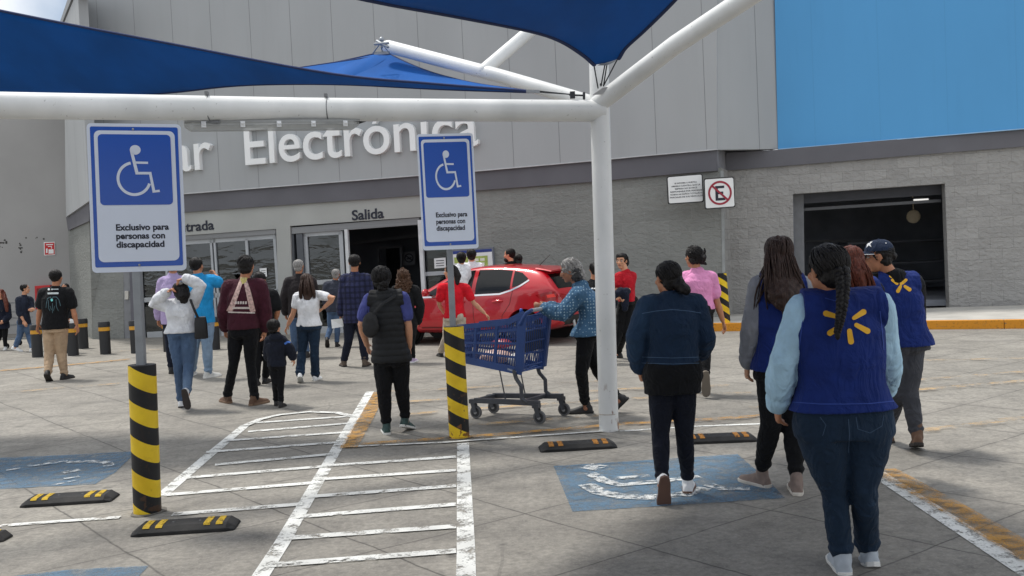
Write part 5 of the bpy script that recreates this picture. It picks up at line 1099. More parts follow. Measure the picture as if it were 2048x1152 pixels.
for _q in [stroke([(1606, 628), (1603, 660), (1598, 700)], 2), stroke([(1760, 622), (1764, 655), (1768, 700)], 2), stroke([(1584, 804), (1640, 808), (1690, 808), (1740, 807), (1788, 802)], 2), stroke([(1650, 596), (1668, 601), (1700, 600)], 2)]: garment_print(A, 'vest', 'edge_binding', [_q], plain('bright_blue_binding', c(44, 70, 150), .8), .004, 3)
# braid: three strands crossing
mb = MB(); YA = A['Y']; bp = curve([U(1684, 540, YA-.12), U(1686, 575, YA-.155), U(1684, 610, YA-.20), U(1680, 640, YA-.215), U(1675, 664, YA-.215)], 60)
for s in range(3):
    P = []; R_ = []
    for i, p in enumerate(bp):
        t = i/60; ph = 2*math.pi*(t*5.5+s/3); k = 1-.55*t; P.append(p+V((.022*k*math.sin(ph), -.012*k*math.sin(2*ph), 0))); R_.append(.020*k)
    mb.tube(P, R_, 10)
mb.ell(U(1675, 668, YA-.215), (.014, .012, .03)); mb.build('braid', HB, A['root'])
SP = lambda cx, cy, R0, R1, w0, w1, sq=1.0, rot=0, skip=(): [cap_px((cx+R0*math.cos(math.radians(a+rot))*sq, cy+R0*math.sin(math.radians(a+rot))), (cx+R1*math.cos(math.radians(a+rot))*sq, cy+R1*math.sin(math.radians(a+rot))), w0, w1) for i, a in enumerate((-92, -32, 28, 88, 148, 208)) if i not in skip]
garment_print(A, 'vest', 'spark_emblem', [cap_px((1689, 620), (1690, 600), 5, 4), cap_px((1708, 636), (1727, 624), 4, 6), cap_px((1713, 650), (1735, 662), 4.5, 6), cap_px((1699, 662), (1702, 683), 5, 6), cap_px((1681, 652), (1660, 666), 4.5, 6), cap_px((1677, 634), (1652, 627), 4, 6)], YEL)
garment_print(A, 'pants', 'pocket_seam', [stroke([(1712, 834), (1716, 858), (1740, 866), (1764, 852), (1768, 830)], 1.6), stroke([(1640, 834), (1652, 850), (1645, 872)], 1.6), stroke([(1697, 838), (1699, 870), (1697, 905)], 1.8)], plain('dark_seam', c(58, 78, 102), .9))
mb = MB(); q = A['p']['wl']; dd = (A['p']['wl']-A['p']['el']).normalized(); o1 = dd.orthogonal().normalized(); o2 = dd.cross(o1); mb.tube([q+dd*.005+o1*(.037*math.cos(k*.2618))+o2*(.037*math.sin(k*.2618)) for k in range(25)], .005, 6, rnd=False); mb.build('bracelet', plain('pale_bracelet', c(210, 210, 204), .4), A['root'])
# woman in the denim jacket
A = person('woman in dark denim jacket, black leggings and white sneakers walking over the faded blue bay', (1362, 996), (1338, 520), dict(h=(1334, 557), n=(1343, 598, -.02), sl=(1298, 614), el=(1272, 676, -.03), wl=(1279, 733, .06), sr=(1388, 612), er=(1411, 676, -.02), wr=(1400, 706, .18), hl=(1324, 742), hr=(1366, 742), kl=(1321, 868, -.02), kr=(1369, 868), fl=(1324, 962, -.12, 4, 72), fr=(1375, 989, 'g', -14)),
    6, 26, 4, [dict(n='black_top', hem=-.30, hemk=1.14, sleeve=0, cap=0, neck=.7, infl=.020, m=BLK), dict(n='denim_jacket', hem=.07, hemk=.98, sleeve=2, infl=.028, sinf=.006, neck=.985, collar=.012, m=cloth('dark_denim_jacket', c(28, 48, 72), .9, 'denim', c(42, 66, 92)))], dict(m=cloth('black_leggings', c(18, 22, 34)), r=(1.04, 1.02, .92, .96, .84), top=.1, infl=.006, wr=0), dict(m=S_W, s=plain('brown_gum_sole', c(96, 72, 62), .8)),
    dict(m=HB, style='bun', to=(1362, 578, -.05), add=[([(1352, 562, -.05), (1362, 572, -.08)], [.05, .04]), ([(1368, 577, -.1), (1371, 579, -.1)], [.037, .036])], n=80), SK, True, True, 1.08, 1.0, armr=1.12)
garment_print(A, 'denim_jacket', 'stitching', [stroke([(1284, 627), (1312, 622), (1345, 619), (1378, 622), (1402, 626)], 1.3), stroke([(1284, 714), (1345, 716), (1402, 714)], 1.0), stroke([(1284, 726), (1345, 728), (1402, 726)], 1.0)], plain('pale_blue_stitch', c(74, 98, 126), .9), .003)
# long haired woman in blue vest
A = person('young woman with very long wavy dark hair, grey hooded sleeves and blue vest', (1567, 984), (1556, 470), dict(h=(1557, 509), n=(1561, 556, -.02), sl=(1521, 574), el=(1503, 655, -.01), wl=(1496, 724, .08), sr=(1600, 574), er=(1616, 655, .05), wr=(1606, 715, .2), hl=(1541, 738), hr=(1583, 738), kl=(1543, 842), kr=(1587, 848), fl=(1537, 976, 'g', 28), fr=(1596, 992, 'g', -10)),
    0, -4, 0, [dict(n='hoodie', hem=.12, sleeve=2, infl=.016, sinf=.014, m=cloth('heather_grey_fleece', c(134, 136, 142))), dict(n='vest', hem=.0, hemk=1.06, sleeve=0, infl=.026, m=VEST)], dict(m=BLK, r=(1.02, 1.05, 1.12, 1.16, 1.0), top=.12, short=.16), dict(m=plain('taupe_sneaker', c(128, 112, 104), .8, .2, 20), s=plain('cream_sole', c(206, 200, 190), .8), high=.01),
    dict(m=HD, style='long', vol=1.06, add=[([(1558, 500, -.05), (1560, 545, -.09), (1572, 590, -.17), (1582, 622, -.19)], [.075, .088, .095, .05], (1.25, .62))], locks=[(230, (1556, 478, -.06), (1562, 545, -.10), (1582, 612, -.22), (30, 44, 42, 30), .0048, 2.5), (14, (1548, 490, -.02), (1522, 560, -.05), (1506, 612, -.06), (8, 8, 6, 14), .006, 3)], n=80, disp=((.02, .03), (.02, .07))), SKL, True, True, 1.0)
# auburn haired colleague hidden behind
A = person('auburn haired woman in blue vest almost hidden behind the woman with the braid', (1712, 962), (1698, 490), dict(h=(1700, 527), n=(1708, 568, -.02), sl=(1670, 584), el=(1660, 664), wl=(1660, 726, .08), sr=(1748, 580), er=(1762, 660), wr=(1758, 720, .12), hl=(1690, 724), hr=(1732, 724), kl=(1692, 832), kr=(1734, 832), fl=(1690, 958, 'g', 5), fr=(1736, 955, 'g', -5)),
    0, -12, 0, [dict(n='vest', hem=.0, sleeve=0, infl=.026, m=VEST), dict(n='top', hem=.1, sleeve=2, infl=.014, m=NAVY)], dict(m=BLK), dict(m=S_B, s=SO_B),
    dict(m=HR, style='long', vol=1.08, add=[([(1703, 520, -.05), (1716, 552, -.09), (1724, 575, -.12)], [.08, .075, .03])], locks=[(130, (1698, 494, -.05), (1716, 536, -.08), (1730, 572, -.13), (26, 30, 24, 18), .0048, 2)], n=60), SKL, True, True, 1.0)
garment_print(A, 'vest', 'spark_emblem', [cap_px((1725, 583), (1726, 596), 5, 5)], plain('orange_print', c(206, 140, 70), .7))
# woman in the cap
A = person('woman in navy star cap and glasses looking back, black hoodie under blue vest', (1826, 903), (1752, 474), dict(h=(1756, 514), n=(1789, 556, -.02), sl=(1757, 568, .02), el=(1768, 640, .02), wl=(1770, 690, .16), sr=(1826, 570), er=(1834, 628, .04), wr=(1826, 672, .18), hl=(1796, 688), hr=(1824, 686), kl=(1794, 790, .05), kr=(1818, 782), fl=(1782, 886, 'g', 10), fr=(1834, 868, -.05, -18, 14)),
    -4, 72, 2, [dict(n='hoodie', hem=.0, sleeve=2, infl=.020, sinf=.016, collar=.02, m=BLK, more=[([(1776, 548, -.04), (1794, 547, -.07), (1810, 555, -.05)], (.03, .034, .03))]), dict(n='vest', hem=-.02, hemk=1.08, sleeve=0, infl=.034, neck=.90, m=VEST)], dict(m=cloth('charcoal_trousers', c(66, 68, 74)), r=(1.05, 1.08, 1.12, 1.12, 1.1), top=.1), dict(m=S_BR, s=SO_B, high=.05, k=1.08),
    dict(m=HB, style='bun', to=(1782, 508, .0), add=[([(1768, 508, -.02), (1780, 508, -.03)], [.05, .036]), ([(1783, 506, -.03), (1787, 512, -.03)], [.03, .028])], n=40), SK, True, True, 1.02, 1.0, face=True)
r_, S_, Hh, hr_, hf_, hu_ = A['root'], A['S'], A['p']['h'], A['hr'], A['hf'], A['hu']; Qh = lambda x, y, z: Hh+hr_*x*S_+hf_*y*S_+hu_*z*S_
cp_ = thing('cap', 'navy baseball cap with a white star worn by the woman looking back', 'cap', Qh(0, 0, .06)); mb = MB(); rings = []
for i in range(9):
    th = i/8*math.pi/2*.98; rings.append([Qh(.090*math.cos(th)**.8*math.cos(a), -.012+.108*math.cos(th)**.8*math.sin(a), .046+.088*math.sin(th)) for a in [2*math.pi*k/28 for k in range(28)]])
mb.loft(rings); mb.ell(Qh(0, -.012, .134), (.008, .008, .006), n=8, m=6); crown_ = mb.build('crown', cloth('navy_cap_cloth', c(34, 46, 68)), cp_); mb = MB()
rings = [[Qh(.076*math.cos(a)*(1-.0*j), .03+.0*j+(.06+.072*j/5)*math.sin(a), .048-.012*(j/5)-.012*math.cos(a)**2+z) for a in [math.pi*k/16 for k in range(17)]] for j, z in ((0, .004), (5, .002), (5, -.004), (0, -.003))]
mb.loft(rings, 0, False, False); mb.build('peak', cloth('navy_cap_cloth', c(34, 46, 68)), cp_)
st = []
for k in range(10): a = math.radians(-96+36*k); q = 10 if k % 2 == 0 else 3.6; st.append((1737+q*math.cos(a)*.9, 487+q*math.sin(a)))
mb = MB(); drape(mb, [st], bvh_of(crown_), .004, 3); drape(mb, [arc(1762, 478, 1.3, 1.3, 0, 330, 6), arc(1772, 486, 1.2, 1.2, 0, 330, 6)], bvh_of(crown_), .004, 3); mb.build('star_emblem', S_W, crown_, True); mb = MB()
mb.tube([Qh(.075*math.cos(a), .03+.133*math.sin(a), .037-.012*math.cos(a)**2) for a in [math.pi*k/16 for k in range(17)]], .0035, 6); mb.build('peak_trim', S_W, cp_)
gl_ = thing('glasses', 'black framed glasses on the woman wearing the star cap', 'glasses', Qh(0, .09, 0)); mb = MB()
for s in (-1, 1):
    mb.tube([Qh(s*.034+.024*math.cos(k*.3491), .098-.004*abs(math.cos(k*.3491)), .002+.019*math.sin(k*.3491)) for k in range(19)], .0028, 6, rnd=False); mb.tube([Qh(s*.058, .095, .006), Qh(s*.076, .05, .006), Qh(s*.08, -.01, .002)], .0025, 6)
mb.tube([Qh(-.012, .1, .006), Qh(.012, .1, .006)], .0025, 6); mb.build('frame', S_B, gl_)
garment_print(A, 'vest', 'spark_emblem', [cap_px((1785, 560), (1794, 567), 3, 3), cap_px((1812, 560), (1805, 566), 3, 3), cap_px((1802, 568), (1803, 556), 2.5, 3), cap_px((1801, 573), (1796, 582), 3, 4), cap_px((1810, 573), (1819, 579), 3, 4), cap_px((1783, 554), (1780, 552), 2, 2)], YEL, .004, 2)
# pink polo
A = person('woman in pink polo shirt with a messy black bun and black trousers', (1398, 790), (1386, 487), dict(h=(1386, 514), n=(1394, 543, -.02), sl=(1372, 556, .03), el=(1362, 606, .05), wl=(1366, 646, .1), sr=(1421, 556), er=(1434, 604), wr=(1445, 640, .0), hl=(1384, 618), hr=(1410, 618), kl=(1388, 700, .1), kr=(1410, 690, -.05), fl=(1388, 786, 'g', 5), fr=(1410, 752, -.22, -4, 78)),
    8, 28, 0, [dict(n='polo_shirt', hem=-.02, sleeve=.62, infl=.016, sinf=.01, collar=.006, m=cloth('pink_pique', c(228, 150, 196)))], dict(m=BLK, r=(1, 1.05, 1.1, 1.1, 1.1)), dict(m=plain('grey_brown_shoe', c(104, 94, 84), .8), s=plain('worn_grey_sole', c(110, 102, 92), .8)), dict(m=HB, style='bun', vol=1.08, to=(1400, 516, -.05), add=[([(1396, 514, -.05), (1404, 516, -.08)], [.06, .05]), ([(1408, 505, -.08), (1409, 498, -.08)], [.02, .008]), ([(1402, 524, -.06), (1412, 528, -.05)], [.03, .012])], disp=((.03, .02), (.02, .05))), SK, True, True, 1.02)
# red polo woman facing the camera
A = person('woman in red polo looking back, dark jacket over her arm, beyond the white post', (1240, 722), (1241, 503), dict(h=(1243, 522), n=(1252, 544, .0), sl=(1238, 554, -.05), el=(1233, 580, -.1), wl=(1240, 590, -.16), sr=(1264, 553, .0), er=(1257, 580, -.12), wr=(1242, 590, -.18), hl=(1247, 603), hr=(1261, 603), kl=(1240, 660), kr=(1252, 660), fl=(1232, 722, 'g', 60), fr=(1244, 716, 'g', 50)),
    80, 150, 2, [dict(n='polo_shirt', hem=.0, sleeve=.6, infl=.014, sinf=.01, m=cloth('red_pique', c(176, 24, 38)))], dict(m=BLK, r=(1, 1, 1, 1, 1)), dict(m=S_B, s=SO_B), dict(m=HB, style='bun', vol=1.02, fwd=1, add=[([(1249, 517, .06), (1252, 526, .06)], [.06, .05])]), SKL, True, True, .98, face=True)
t = thing('jacket', 'dark jacket hung over the arm of the woman in the red polo', 'jacket', A['p']['wr']-V((0, 0, .25))); mb = MB(); q = A['p']['wr']; mb.tube([q+V((.10, .04, .05)), q+V((.02, -.02, .05)), q+V((-.10, 0, .0)), q+V((-.11, .02, -.16))], [.05, .07, .065, .05], 12); mb.tube([q+V((.06, 0, .02)), q+V((.05, .0, -.2))], [.07, .05], 12); fuse(mb, 'cloth', NAVY, t, .014, 3, ((.03, .06),))
# half hidden figure behind the post
A = person('dark haired person in black top with white print, half hidden behind the white post', (1184, 728), (1186, 520), dict(h=(1189, 539), n=(1187, 562), sl=(1168, 574), el=(1163, 608), wl=(1165, 636, .1), sr=(1205, 572), er=(1212, 606), wr=(1208, 634, .1), hl=(1178, 622), hr=(1196, 622), kl=(1178, 670), kr=(1196, 670), fl=(1176, 728, 'g', 5), fr=(1198, 724, 'g', -5)), 0, 10, 0, [dict(n='top', hem=-.02, sleeve=.7, infl=.018, sinf=.01, m=BLK)], dict(m=BLKT), dict(m=S_B, s=SO_B), dict(m=HB, to=(1190, 555, -.03)), SK, False, True)
garment_print(A, 'top', 'white_print', [[(1177+5*i, 576+6*j), (1181+5*i, 575+6*j), (1181+5*i, 577.6+6*j), (1177+5*i, 578.6+6*j)] for i in range(5) for j in range(4) if (i+j) % 3], S_W, .005, 3)
# elderly woman pushing the cart
A = person('elderly woman with grey hair and blue dotted shirt leaning on the shopping cart', (1176, 832), (1142, 514), dict(h=(1138, 541, .0), n=(1160, 573, .0), sl=(1156, 590, -.13), el=(1122, 630, -.17), wl=(1090, 617, -.12), dl=(1074, 612, -.10), sr=(1160, 588, .13), er=(1130, 628, .16), wr=(1102, 614, .14), dr=(1088, 610, .14), hl=(1173, 668, -.08), hr=(1174, 666, .08), kl=(1163, 745, -.07), kr=(1196, 742, .08), fl=(1185, 826, 'g', 88), fr=(1236, 796, .1, 85, 42)),
    86, 84, 14, [dict(n='shirt', hem=-.03, hemk=1.2, sleeve=2, infl=.026, sinf=.016, collar=.015, m=cloth('blue_dotted_cotton', c(64, 98, 128), .9, 'dots', c(146, 172, 188)))], dict(m=BLKT, r=(1.0, 1.0, 1.02, 1.0, 1.0), short=.14), dict(m=S_B, s=plain('black_sole', c(20, 20, 21), .7)),
    dict(m=HG, style='short', vol=1.08, to=(1168, 560, .0), add=[([(1150, 536, .0), (1160, 552, 0)], [.08, .06])], disp=((.03, .025), (.02, .06)), n=90), skinmat('lined_brown_skin', c(160, 112, 88)), True, True, 1.05, curl=.75, lean=-.07, face=True)
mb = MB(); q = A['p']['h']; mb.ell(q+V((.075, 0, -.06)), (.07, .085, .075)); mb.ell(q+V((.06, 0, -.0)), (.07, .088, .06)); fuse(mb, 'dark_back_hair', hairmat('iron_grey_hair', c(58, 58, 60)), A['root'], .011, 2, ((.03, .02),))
# black padded vest
A = person('short haired woman in black padded vest over a violet tee with a sling bag', (790, 868), (764, 529), dict(h=(763, 559), n=(769, 590, -.02), sl=(741, 600), el=(722, 650, -.02), wl=(734, 690, .16), sr=(804, 598), er=(817, 650, -.02), wr=(819, 694, .04), hl=(766, 716), hr=(800, 716), kl=(768, 782, -.02), kr=(803, 772, .04), fl=(775, 870, 'g', 12), fr=(811, 838, .12, -18, 16)),
    0, 4, 0, [dict(n='tee', hem=.0, sleeve=.62, infl=.012, sinf=.014, m=cloth('violet_blue_tee', c(72, 78, 138))), dict(n='padded_vest', hem=-.06, hemk=1.06, sleeve=0, infl=.030, neck=.99, collar=.02, rib=.058, wr=.6, m=plain('black_quilted_nylon', c(13, 16, 20), .75, .15, 12, .3, 30))], dict(m=BLK, r=(1.08, 1.12, 1.16, 1.12, 1.0), short=.1), dict(m=plain('dark_green_sneaker', c(52, 74, 72), .8, .4, 24), s=plain('white_sole', c(214, 214, 210), .7)), dict(m=HB, vol=1.12, to=(766, 585, -.05), add=[([(764, 552, -.04), (765, 572, -.06)], [.075, .06])], n=90, disp=((.03, .025), (.02, .05))), SKL, True, True, .98, armr=.96)
def bag(label, cen, half, m, strap, cat='bag', name='shoulder_bag', soft=False):
    t = thing(name, label, cat, cen-V((0, 0, half.z))); mb = MB()
    if soft:
        mb.ell(cen, half, n=18, m=12); mb.ell(cen-V((0, 0, half.z*.3)), (half.x*1.05, half.y*1.1, half.z*.7), n=18, m=12); fuse(mb, 'pouch', m, t, .009, 3, ((.02, .06),))
    else:
        mb.loft([[cen+V((x*half.x*k, y*half.y*k2, z)) for x, y in ((-1, -.7), (-.7, -1), (.7, -1), (1, -.7), (1, .7), (.7, 1), (-.7, 1), (-1, .7))] for z, k, k2 in ((-half.z, .92, .9), (-half.z*.9, 1, 1), (half.z*.5, .96, .8), (half.z, .88, .45))]); mb.build('pouch', m, t, True, .006)
        mb = MB(); mb.bar(cen+V((-half.x*.8, 0, half.z*1.01)), cen+V((half.x*.8, 0, half.z*1.01)), .014, .012); mb.build('zip', M_steel, t, False)
    if strap: mb = MB(); mb.tube(curve(strap, 20), .012, 8, ab=(1.3, .4)); mb.build('strap', m, t)
    return t
Y_ = A['Y']; bag('black sling bag lying on the back of the woman in the padded vest', U(741, 650, Y_-.20), V((.075, .035, .12)), plain('black_leather', c(15, 16, 19), .6, .12, 10), [U(745, 630, Y_-.19), U(765, 608, Y_-.17), U(790, 592, Y_-.1)], soft=True)
# white tee woman
A = person('woman with long straight brown hair in white tee, one hand on her hip', (612, 763), (612, 544), dict(h=(614, 563), n=(616, 583, -.02), sl=(596, 593), el=(586, 628), wl=(576, 650, .02), sr=(637, 590), er=(668, 596, -.1), wr=(648, 615, .02), dr=(640, 622, .03), hl=(607, 652), hr=(629, 652), kl=(604, 704), kr=(629, 702), fl=(600, 748, -.12, 10, 30), fr=(628, 762, 'g', -10)),
    -6, -8, 0, [dict(n='tee', hem=-.0, hemk=1.03, sleeve=.5, infl=.014, sinf=.004, m=WHT)], dict(m=JD, r=(.98, .98, .98, 1.1, 1.4), short=.02), dict(m=S_W), dict(m=hairmat('brown_hair', c(66, 48, 40)), style='long', vol=1.05, add=[([(614, 560, -.04), (615, 578, -.09), (615, 594, -.12)], [.075, .085, .05], (1.2, .5))], locks=[(60, (613, 547, -.05), (614, 575, -.10), (616, 594, -.14), (14, 19, 16, 7), .008, 0)]), SKL, True, True, 1.08)
# maroon sweatshirt
A = person('man in maroon sweatshirt with a triangular print, black trousers and tan shoes', (480, 810), (495, 507), dict(h=(493, 533), n=(489, 562, -.02), sl=(459, 575), el=(447, 622), wl=(450, 654, .1), sr=(519, 572), er=(531, 618), wr=(530, 656, .08), hl=(472, 662), hr=(501, 661), kl=(467, 728), kr=(501, 728), fl=(460, 807, 'g', 35), fr=(501, 812, 'g', -30)),
    0, -8, 0, [dict(n='sweatshirt', hem=.04, hemk=1.02, sleeve=2, infl=.026, sinf=.014, m=cloth('maroon_fleece', c(66, 28, 40)))], dict(m=BLKT, r=(.98, .92, .84, .86, .98), short=.0), dict(m=S_BR, s=SO_T), dict(m=HB, vol=1.04, to=(497, 518, -.03)), SK, True, False, 1.02)
pr = [stroke([(486, 552), (474, 585), (464, 612), (458, 624)], [7, 9, 11, 12]), stroke([(488, 552), (497, 585), (503, 612), (506, 624)], [6, 10, 11, 11])]
garment_print(A, 'sweatshirt', 'triangle_print', pr, plain('pale_photo_print', c(196, 166, 158), .8, .45, 38), .005, 3); garment_print(A, 'sweatshirt', 'print_apex', [[(480, 556), (488, 549), (495, 556), (491, 566), (484, 568)]], plain('yellow_green_print', c(196, 184, 110), .8, .3, 40), .0055, 3)
garment_print(A, 'sweatshirt', 'print_caption', [[(470+5*i, 603), (473.4+5*i, 602.6), (473.4+5*i, 608), (470+5*i, 608.4)] for i in range(5)]+[[(456, 623), (510, 624.5), (510, 627), (456, 625.6)], [(466, 614), (498, 614), (500, 618), (464, 618)]], plain('off_white_print', c(206, 196, 190), .8, .2, 60), .006, 3)
# man behind
A = person('man in black tee and dark boots mostly hidden behind the man in maroon', (532, 770), (519, 540), dict(h=(520, 560), n=(523, 580), sl=(506, 590), el=(500, 620), wl=(505, 648, .1), sr=(546, 590), er=(556, 622), wr=(548, 648, .12), hl=(515, 656), hr=(537, 656), kl=(515, 706), kr=(537, 706), fl=(513, 772, 'g', 10), fr=(528, 768, 'g', -5)), 0, 0, 0, [dict(n='tee', hem=-.02, sleeve=.7, infl=.018, sinf=.014, m=BLK)], dict(m=BLKT), dict(m=S_B, s=SO_B, high=.05), dict(m=HB), SK, False, False, 1.05)
# child
A = person('small child in black hoodie with a blue stripe on the sleeve', (556, 815), (549, 639), dict(h=(549, 655), n=(551, 672), sl=(539, 682), el=(535, 704, .02), wl=(539, 718, .12), sr=(563, 681), er=(578, 694), wr=(585, 714, .03), hl=(546, 730), hr=(562, 730), kl=(551, 765), kr=(561, 766), fl=(552, 812, 'g', 8), fr=(560, 816, 'g', -6)), -6, -20, 0, [dict(n='hoodie', hem=-.04, sleeve=2, infl=.020, sinf=.012, collar=.02, m=cloth('black_blue_fleece', c(24, 28, 40)), more=[([(545, 676, -.06), (560, 676, -.06)], (.045, .045))])], dict(m=BLKT, r=(.9, .92, .95, .9, .8), infl=.008), dict(m=S_B, s=SO_B), dict(m=HB, vol=1.06), SKL, True, False, .95, size=.66, hs=1.22)
garment_print(A, 'hoodie', 'sleeve_stripe', [stroke([(569, 688), (575, 684), (581, 684)], 4)], plain('blue_stripe', c(64, 110, 190), .7), .004, 2)
# grey haired man
A = person('grey haired man in black jacket walking beside the white tee woman', (592, 716), (599, 517), dict(h=(598, 533), n=(598, 553), sl=(578, 565), el=(568, 596), wl=(571, 624, .08), sr=(622, 564), er=(632, 596), wr=(630, 622, .08), hl=(589, 630), hr=(608, 630), kl=(589, 672), kr=(608, 672), fl=(588, 716, 'g', 5), fr=(612, 716, 'g', -5)), 0, -10, 0, [dict(n='jacket', hem=-.06, sleeve=2, infl=.028, sinf=.018, collar=.015, m=cloth('dark_brown_jacket', c(38, 34, 36)))], dict(m=JN), dict(m=S_B, s=SO_B), dict(m=HG, style='short', vol=1.0), SK, False, False, 1.06)
A = person('grey haired man in dark waistcoat and jeans stepping into the exit doorway', (668, 694), (673, 537), dict(h=(672, 549), n=(670, 563), sl=(655, 571), el=(650, 595), wl=(655, 615, .08), sr=(685, 571), er=(690, 595), wr=(687, 614, .06), hl=(663, 620), hr=(677, 620), kl=(661, 655, .05), kr=(675, 652), fl=(654, 678, -.1, 10, 40), fr=(673, 694, 'g', 0)), 0, 0, 0, [dict(n='jacket', hem=-.06, sleeve=2, infl=.026, sinf=.014, m=cloth('slate_jacket', c(52, 56, 68)))], dict(m=JN), dict(m=S_B, s=SO_B), dict(m=HG), SK, False, False, 1.02)
# plaid shirt man
A = person('man in dark blue plaid shirt holding a sheet of paper', (706, 734), (709, 506), dict(h=(709, 525), n=(709, 547), sl=(690, 559), el=(684, 598), wl=(682, 626, .06), sr=(733, 558), er=(741, 598), wr=(738, 628, .08), hl=(699, 636), hr=(722, 636), kl=(697, 682), kr=(726, 682), fl=(690, 734, 'g', 20), fr=(728, 734, 'g', -8)), 0, 6, 0, [dict(n='plaid_shirt', hem=-.10, sleeve=2, infl=.022, sinf=.014, m=cloth('dark_blue_plaid', c(46, 50, 82), .9, 'plaid', c(22, 24, 40)))], dict(m=NAVY, r=(1, 1, 1, 1, 1.05)), dict(m=plain('taupe_boot', c(84, 72, 62), .8), s=SO_B, high=.04), dict(m=HB, style='crew', vol=1.0), SK, True, False, 1.06)
q = A['p']['wl']; t = thing('sheet_of_paper', 'white sheet of paper held by the man in the plaid shirt', 'paper', q-V((0, 0, .2))); mb = MB(); Yp = A['Y']+.0; P = [U(x, y, Yp-.06+d) for x, y, d in ((662, 639, 0), (684, 637, 0), (688, 653, .03), (664, 657, -.03))]; mb.prism(P, V((0, .003, 0))); mb.build('page', PAPER, t, False)
# curly hair woman
A = person('woman with curly brown hair in a long black coat and lavender shoes', (812, 727), (807, 534), dict(h=(806, 552), n=(808, 572), sl=(792, 582), el=(786, 620), wl=(790, 648, .08), sr=(829, 581), er=(841, 612), wr=(836, 642, .08), hl=(800, 648), hr=(821, 648), kl=(802, 690), kr=(822, 688), fl=(803, 726, 'g', 5), fr=(823, 726, 'g', -14)), 0, 0, 0, [dict(n='coat', hem=-.30, hemk=1.1, sleeve=2, infl=.024, sinf=.018, m=BLK)], dict(m=BLKT), dict(m=plain('lavender_shoe', c(186, 168, 196), .7), s=S_W), dict(m=HCu, style='long', vol=1.1, add=[([(807, 552, -.04), (807, 572, -.08), (808, 582, -.09)], [.08, .105, .07], (1.25, .6))], disp=((.06, .03), (.04, .02)), n=50), SKL, True, True, 1.04)
# red polo woman in front of the car
A = person('woman in red polo and beige trousers passing in front of the red car', (902, 716), (900, 522), dict(h=(899, 543), n=(907, 565), sl=(884, 576, -.04), el=(878, 608, -.02), wl=(888, 626, .2), sr=(931, 576), er=(948, 606), wr=(969, 626, .02), hl=(898, 634), hr=(921, 634), kl=(892, 676), kr=(924, 674), fl=(884, 714, 'g', 18), fr=(930, 700, -.2, 5, 50)), 10, 78, 2, [dict(n='polo_shirt', hem=-.02, sleeve=.62, infl=.016, sinf=.012, m=cloth('bright_red_pique', c(206, 24, 40)))], dict(m=cloth('beige_chino', c(186, 174, 158)), r=(1.04, 1.0, 1.0, 1.05, 1.1)), dict(m=S_B, s=SO_B), dict(m=HB, style='bun', vol=1.04, add=[([(908, 538, .0), (916, 552, -.02), (914, 568, -.05)], [.06, .055, .03])]), SKL, True, True, 1.06, face=True)
# people beyond the car
A = person('person in white shirt reading the store plan board behind the car', (944, 684), (943, 500), dict(h=(943, 511), n=(944, 526), sl=(929, 535), el=(925, 560), wl=(935, 570, .1), sr=(959, 534), er=(964, 560), wr=(956, 575, .1), hl=(937, 592), hr=(951, 592), kl=(937, 635), kr=(951, 635), fl=(936, 684, 'g', 0), fr=(952, 684, 'g', 0)), 0, 0, 0, [dict(n='shirt', hem=-.05, sleeve=.7, infl=.02, sinf=.012, m=WHT)], dict(m=NAVY), dict(m=S_B, s=SO_B), dict(m=HB, vol=1.05), SKL, False, False, 1.1)
A = person('dark haired child in white top beside the person at the plan board', (922, 690), (923, 506), dict(h=(923, 517), n=(921, 531), sl=(910, 540), el=(908, 566), wl=(914, 580, .1), sr=(932, 538), er=(936, 560), wr=(930, 550, .1), hl=(915, 596), hr=(927, 596), kl=(915, 640), kr=(927, 640), fl=(914, 690, 'g', 0), fr=(928, 690, 'g', 0)), 0, 0, 0, [dict(n='shirt', hem=-.05, sleeve=.7, infl=.02, sinf=.012, m=WHT)], dict(m=NAVY), dict(m=S_B, s=SO_B), dict(m=HB, vol=1.05), SKL, False, True, 1.0)
A = person('bearded man in black standing beyond the roof of the car', (1026, 678), (1018, 497), dict(h=(1018, 510), n=(1022, 526), sl=(1008, 535), el=(1004, 560), wl=(1012, 572, -.1), sr=(1036, 534), er=(1040, 560), wr=(1034, 575, .1), hl=(1014, 590), hr=(1030, 590), kl=(1014, 632), kr=(1030, 632), fl=(1014, 678, 'g', 60), fr=(1032, 678, 'g', 60)), 50, 72, 0, [dict(n='shirt', hem=-.05, sleeve=2, infl=.02, m=BLK)], dict(m=BLKT), dict(m=S_B, s=SO_B), dict(m=HB, style='crew', vol=1.02), SKL, False, False, 1.05)
mb = MB(); q = A['p']['h']; mb.ell(q+A['hf']*.045*A['S']-V((0, 0, .085*A['S'])), (.062*A['S'], .055*A['S'], .05*A['S']), A['hr'], A['hf'], V((0, 0, 1))); fuse(mb, 'beard', HB, A['root'], .012, 1, ((.01, .02),))
A = person('dark haired woman in black beside the bearded man beyond the car', (1040, 676), (1035, 508), dict(h=(1035, 520), n=(1036, 534), sl=(1024, 542), el=(1020, 564), wl=(1026, 578, .1), sr=(1048, 541), er=(1052, 564), wr=(1048, 578, .1), hl=(1030, 594), hr=(1042, 594), kl=(1030, 634), kr=(1042, 634), fl=(1030, 676, 'g', 30), fr=(1043, 676, 'g', 30)), 20, 20, 0, [dict(n='top', hem=-.05, sleeve=2, infl=.02, m=BLK)], dict(m=BLKT), dict(m=S_B, s=SO_B), dict(m=HB, style='long', vol=1.05, add=[([(1035, 518, -.03), (1036, 536, -.08)], [.08, .07])]), SKL, False, True, 1.0)
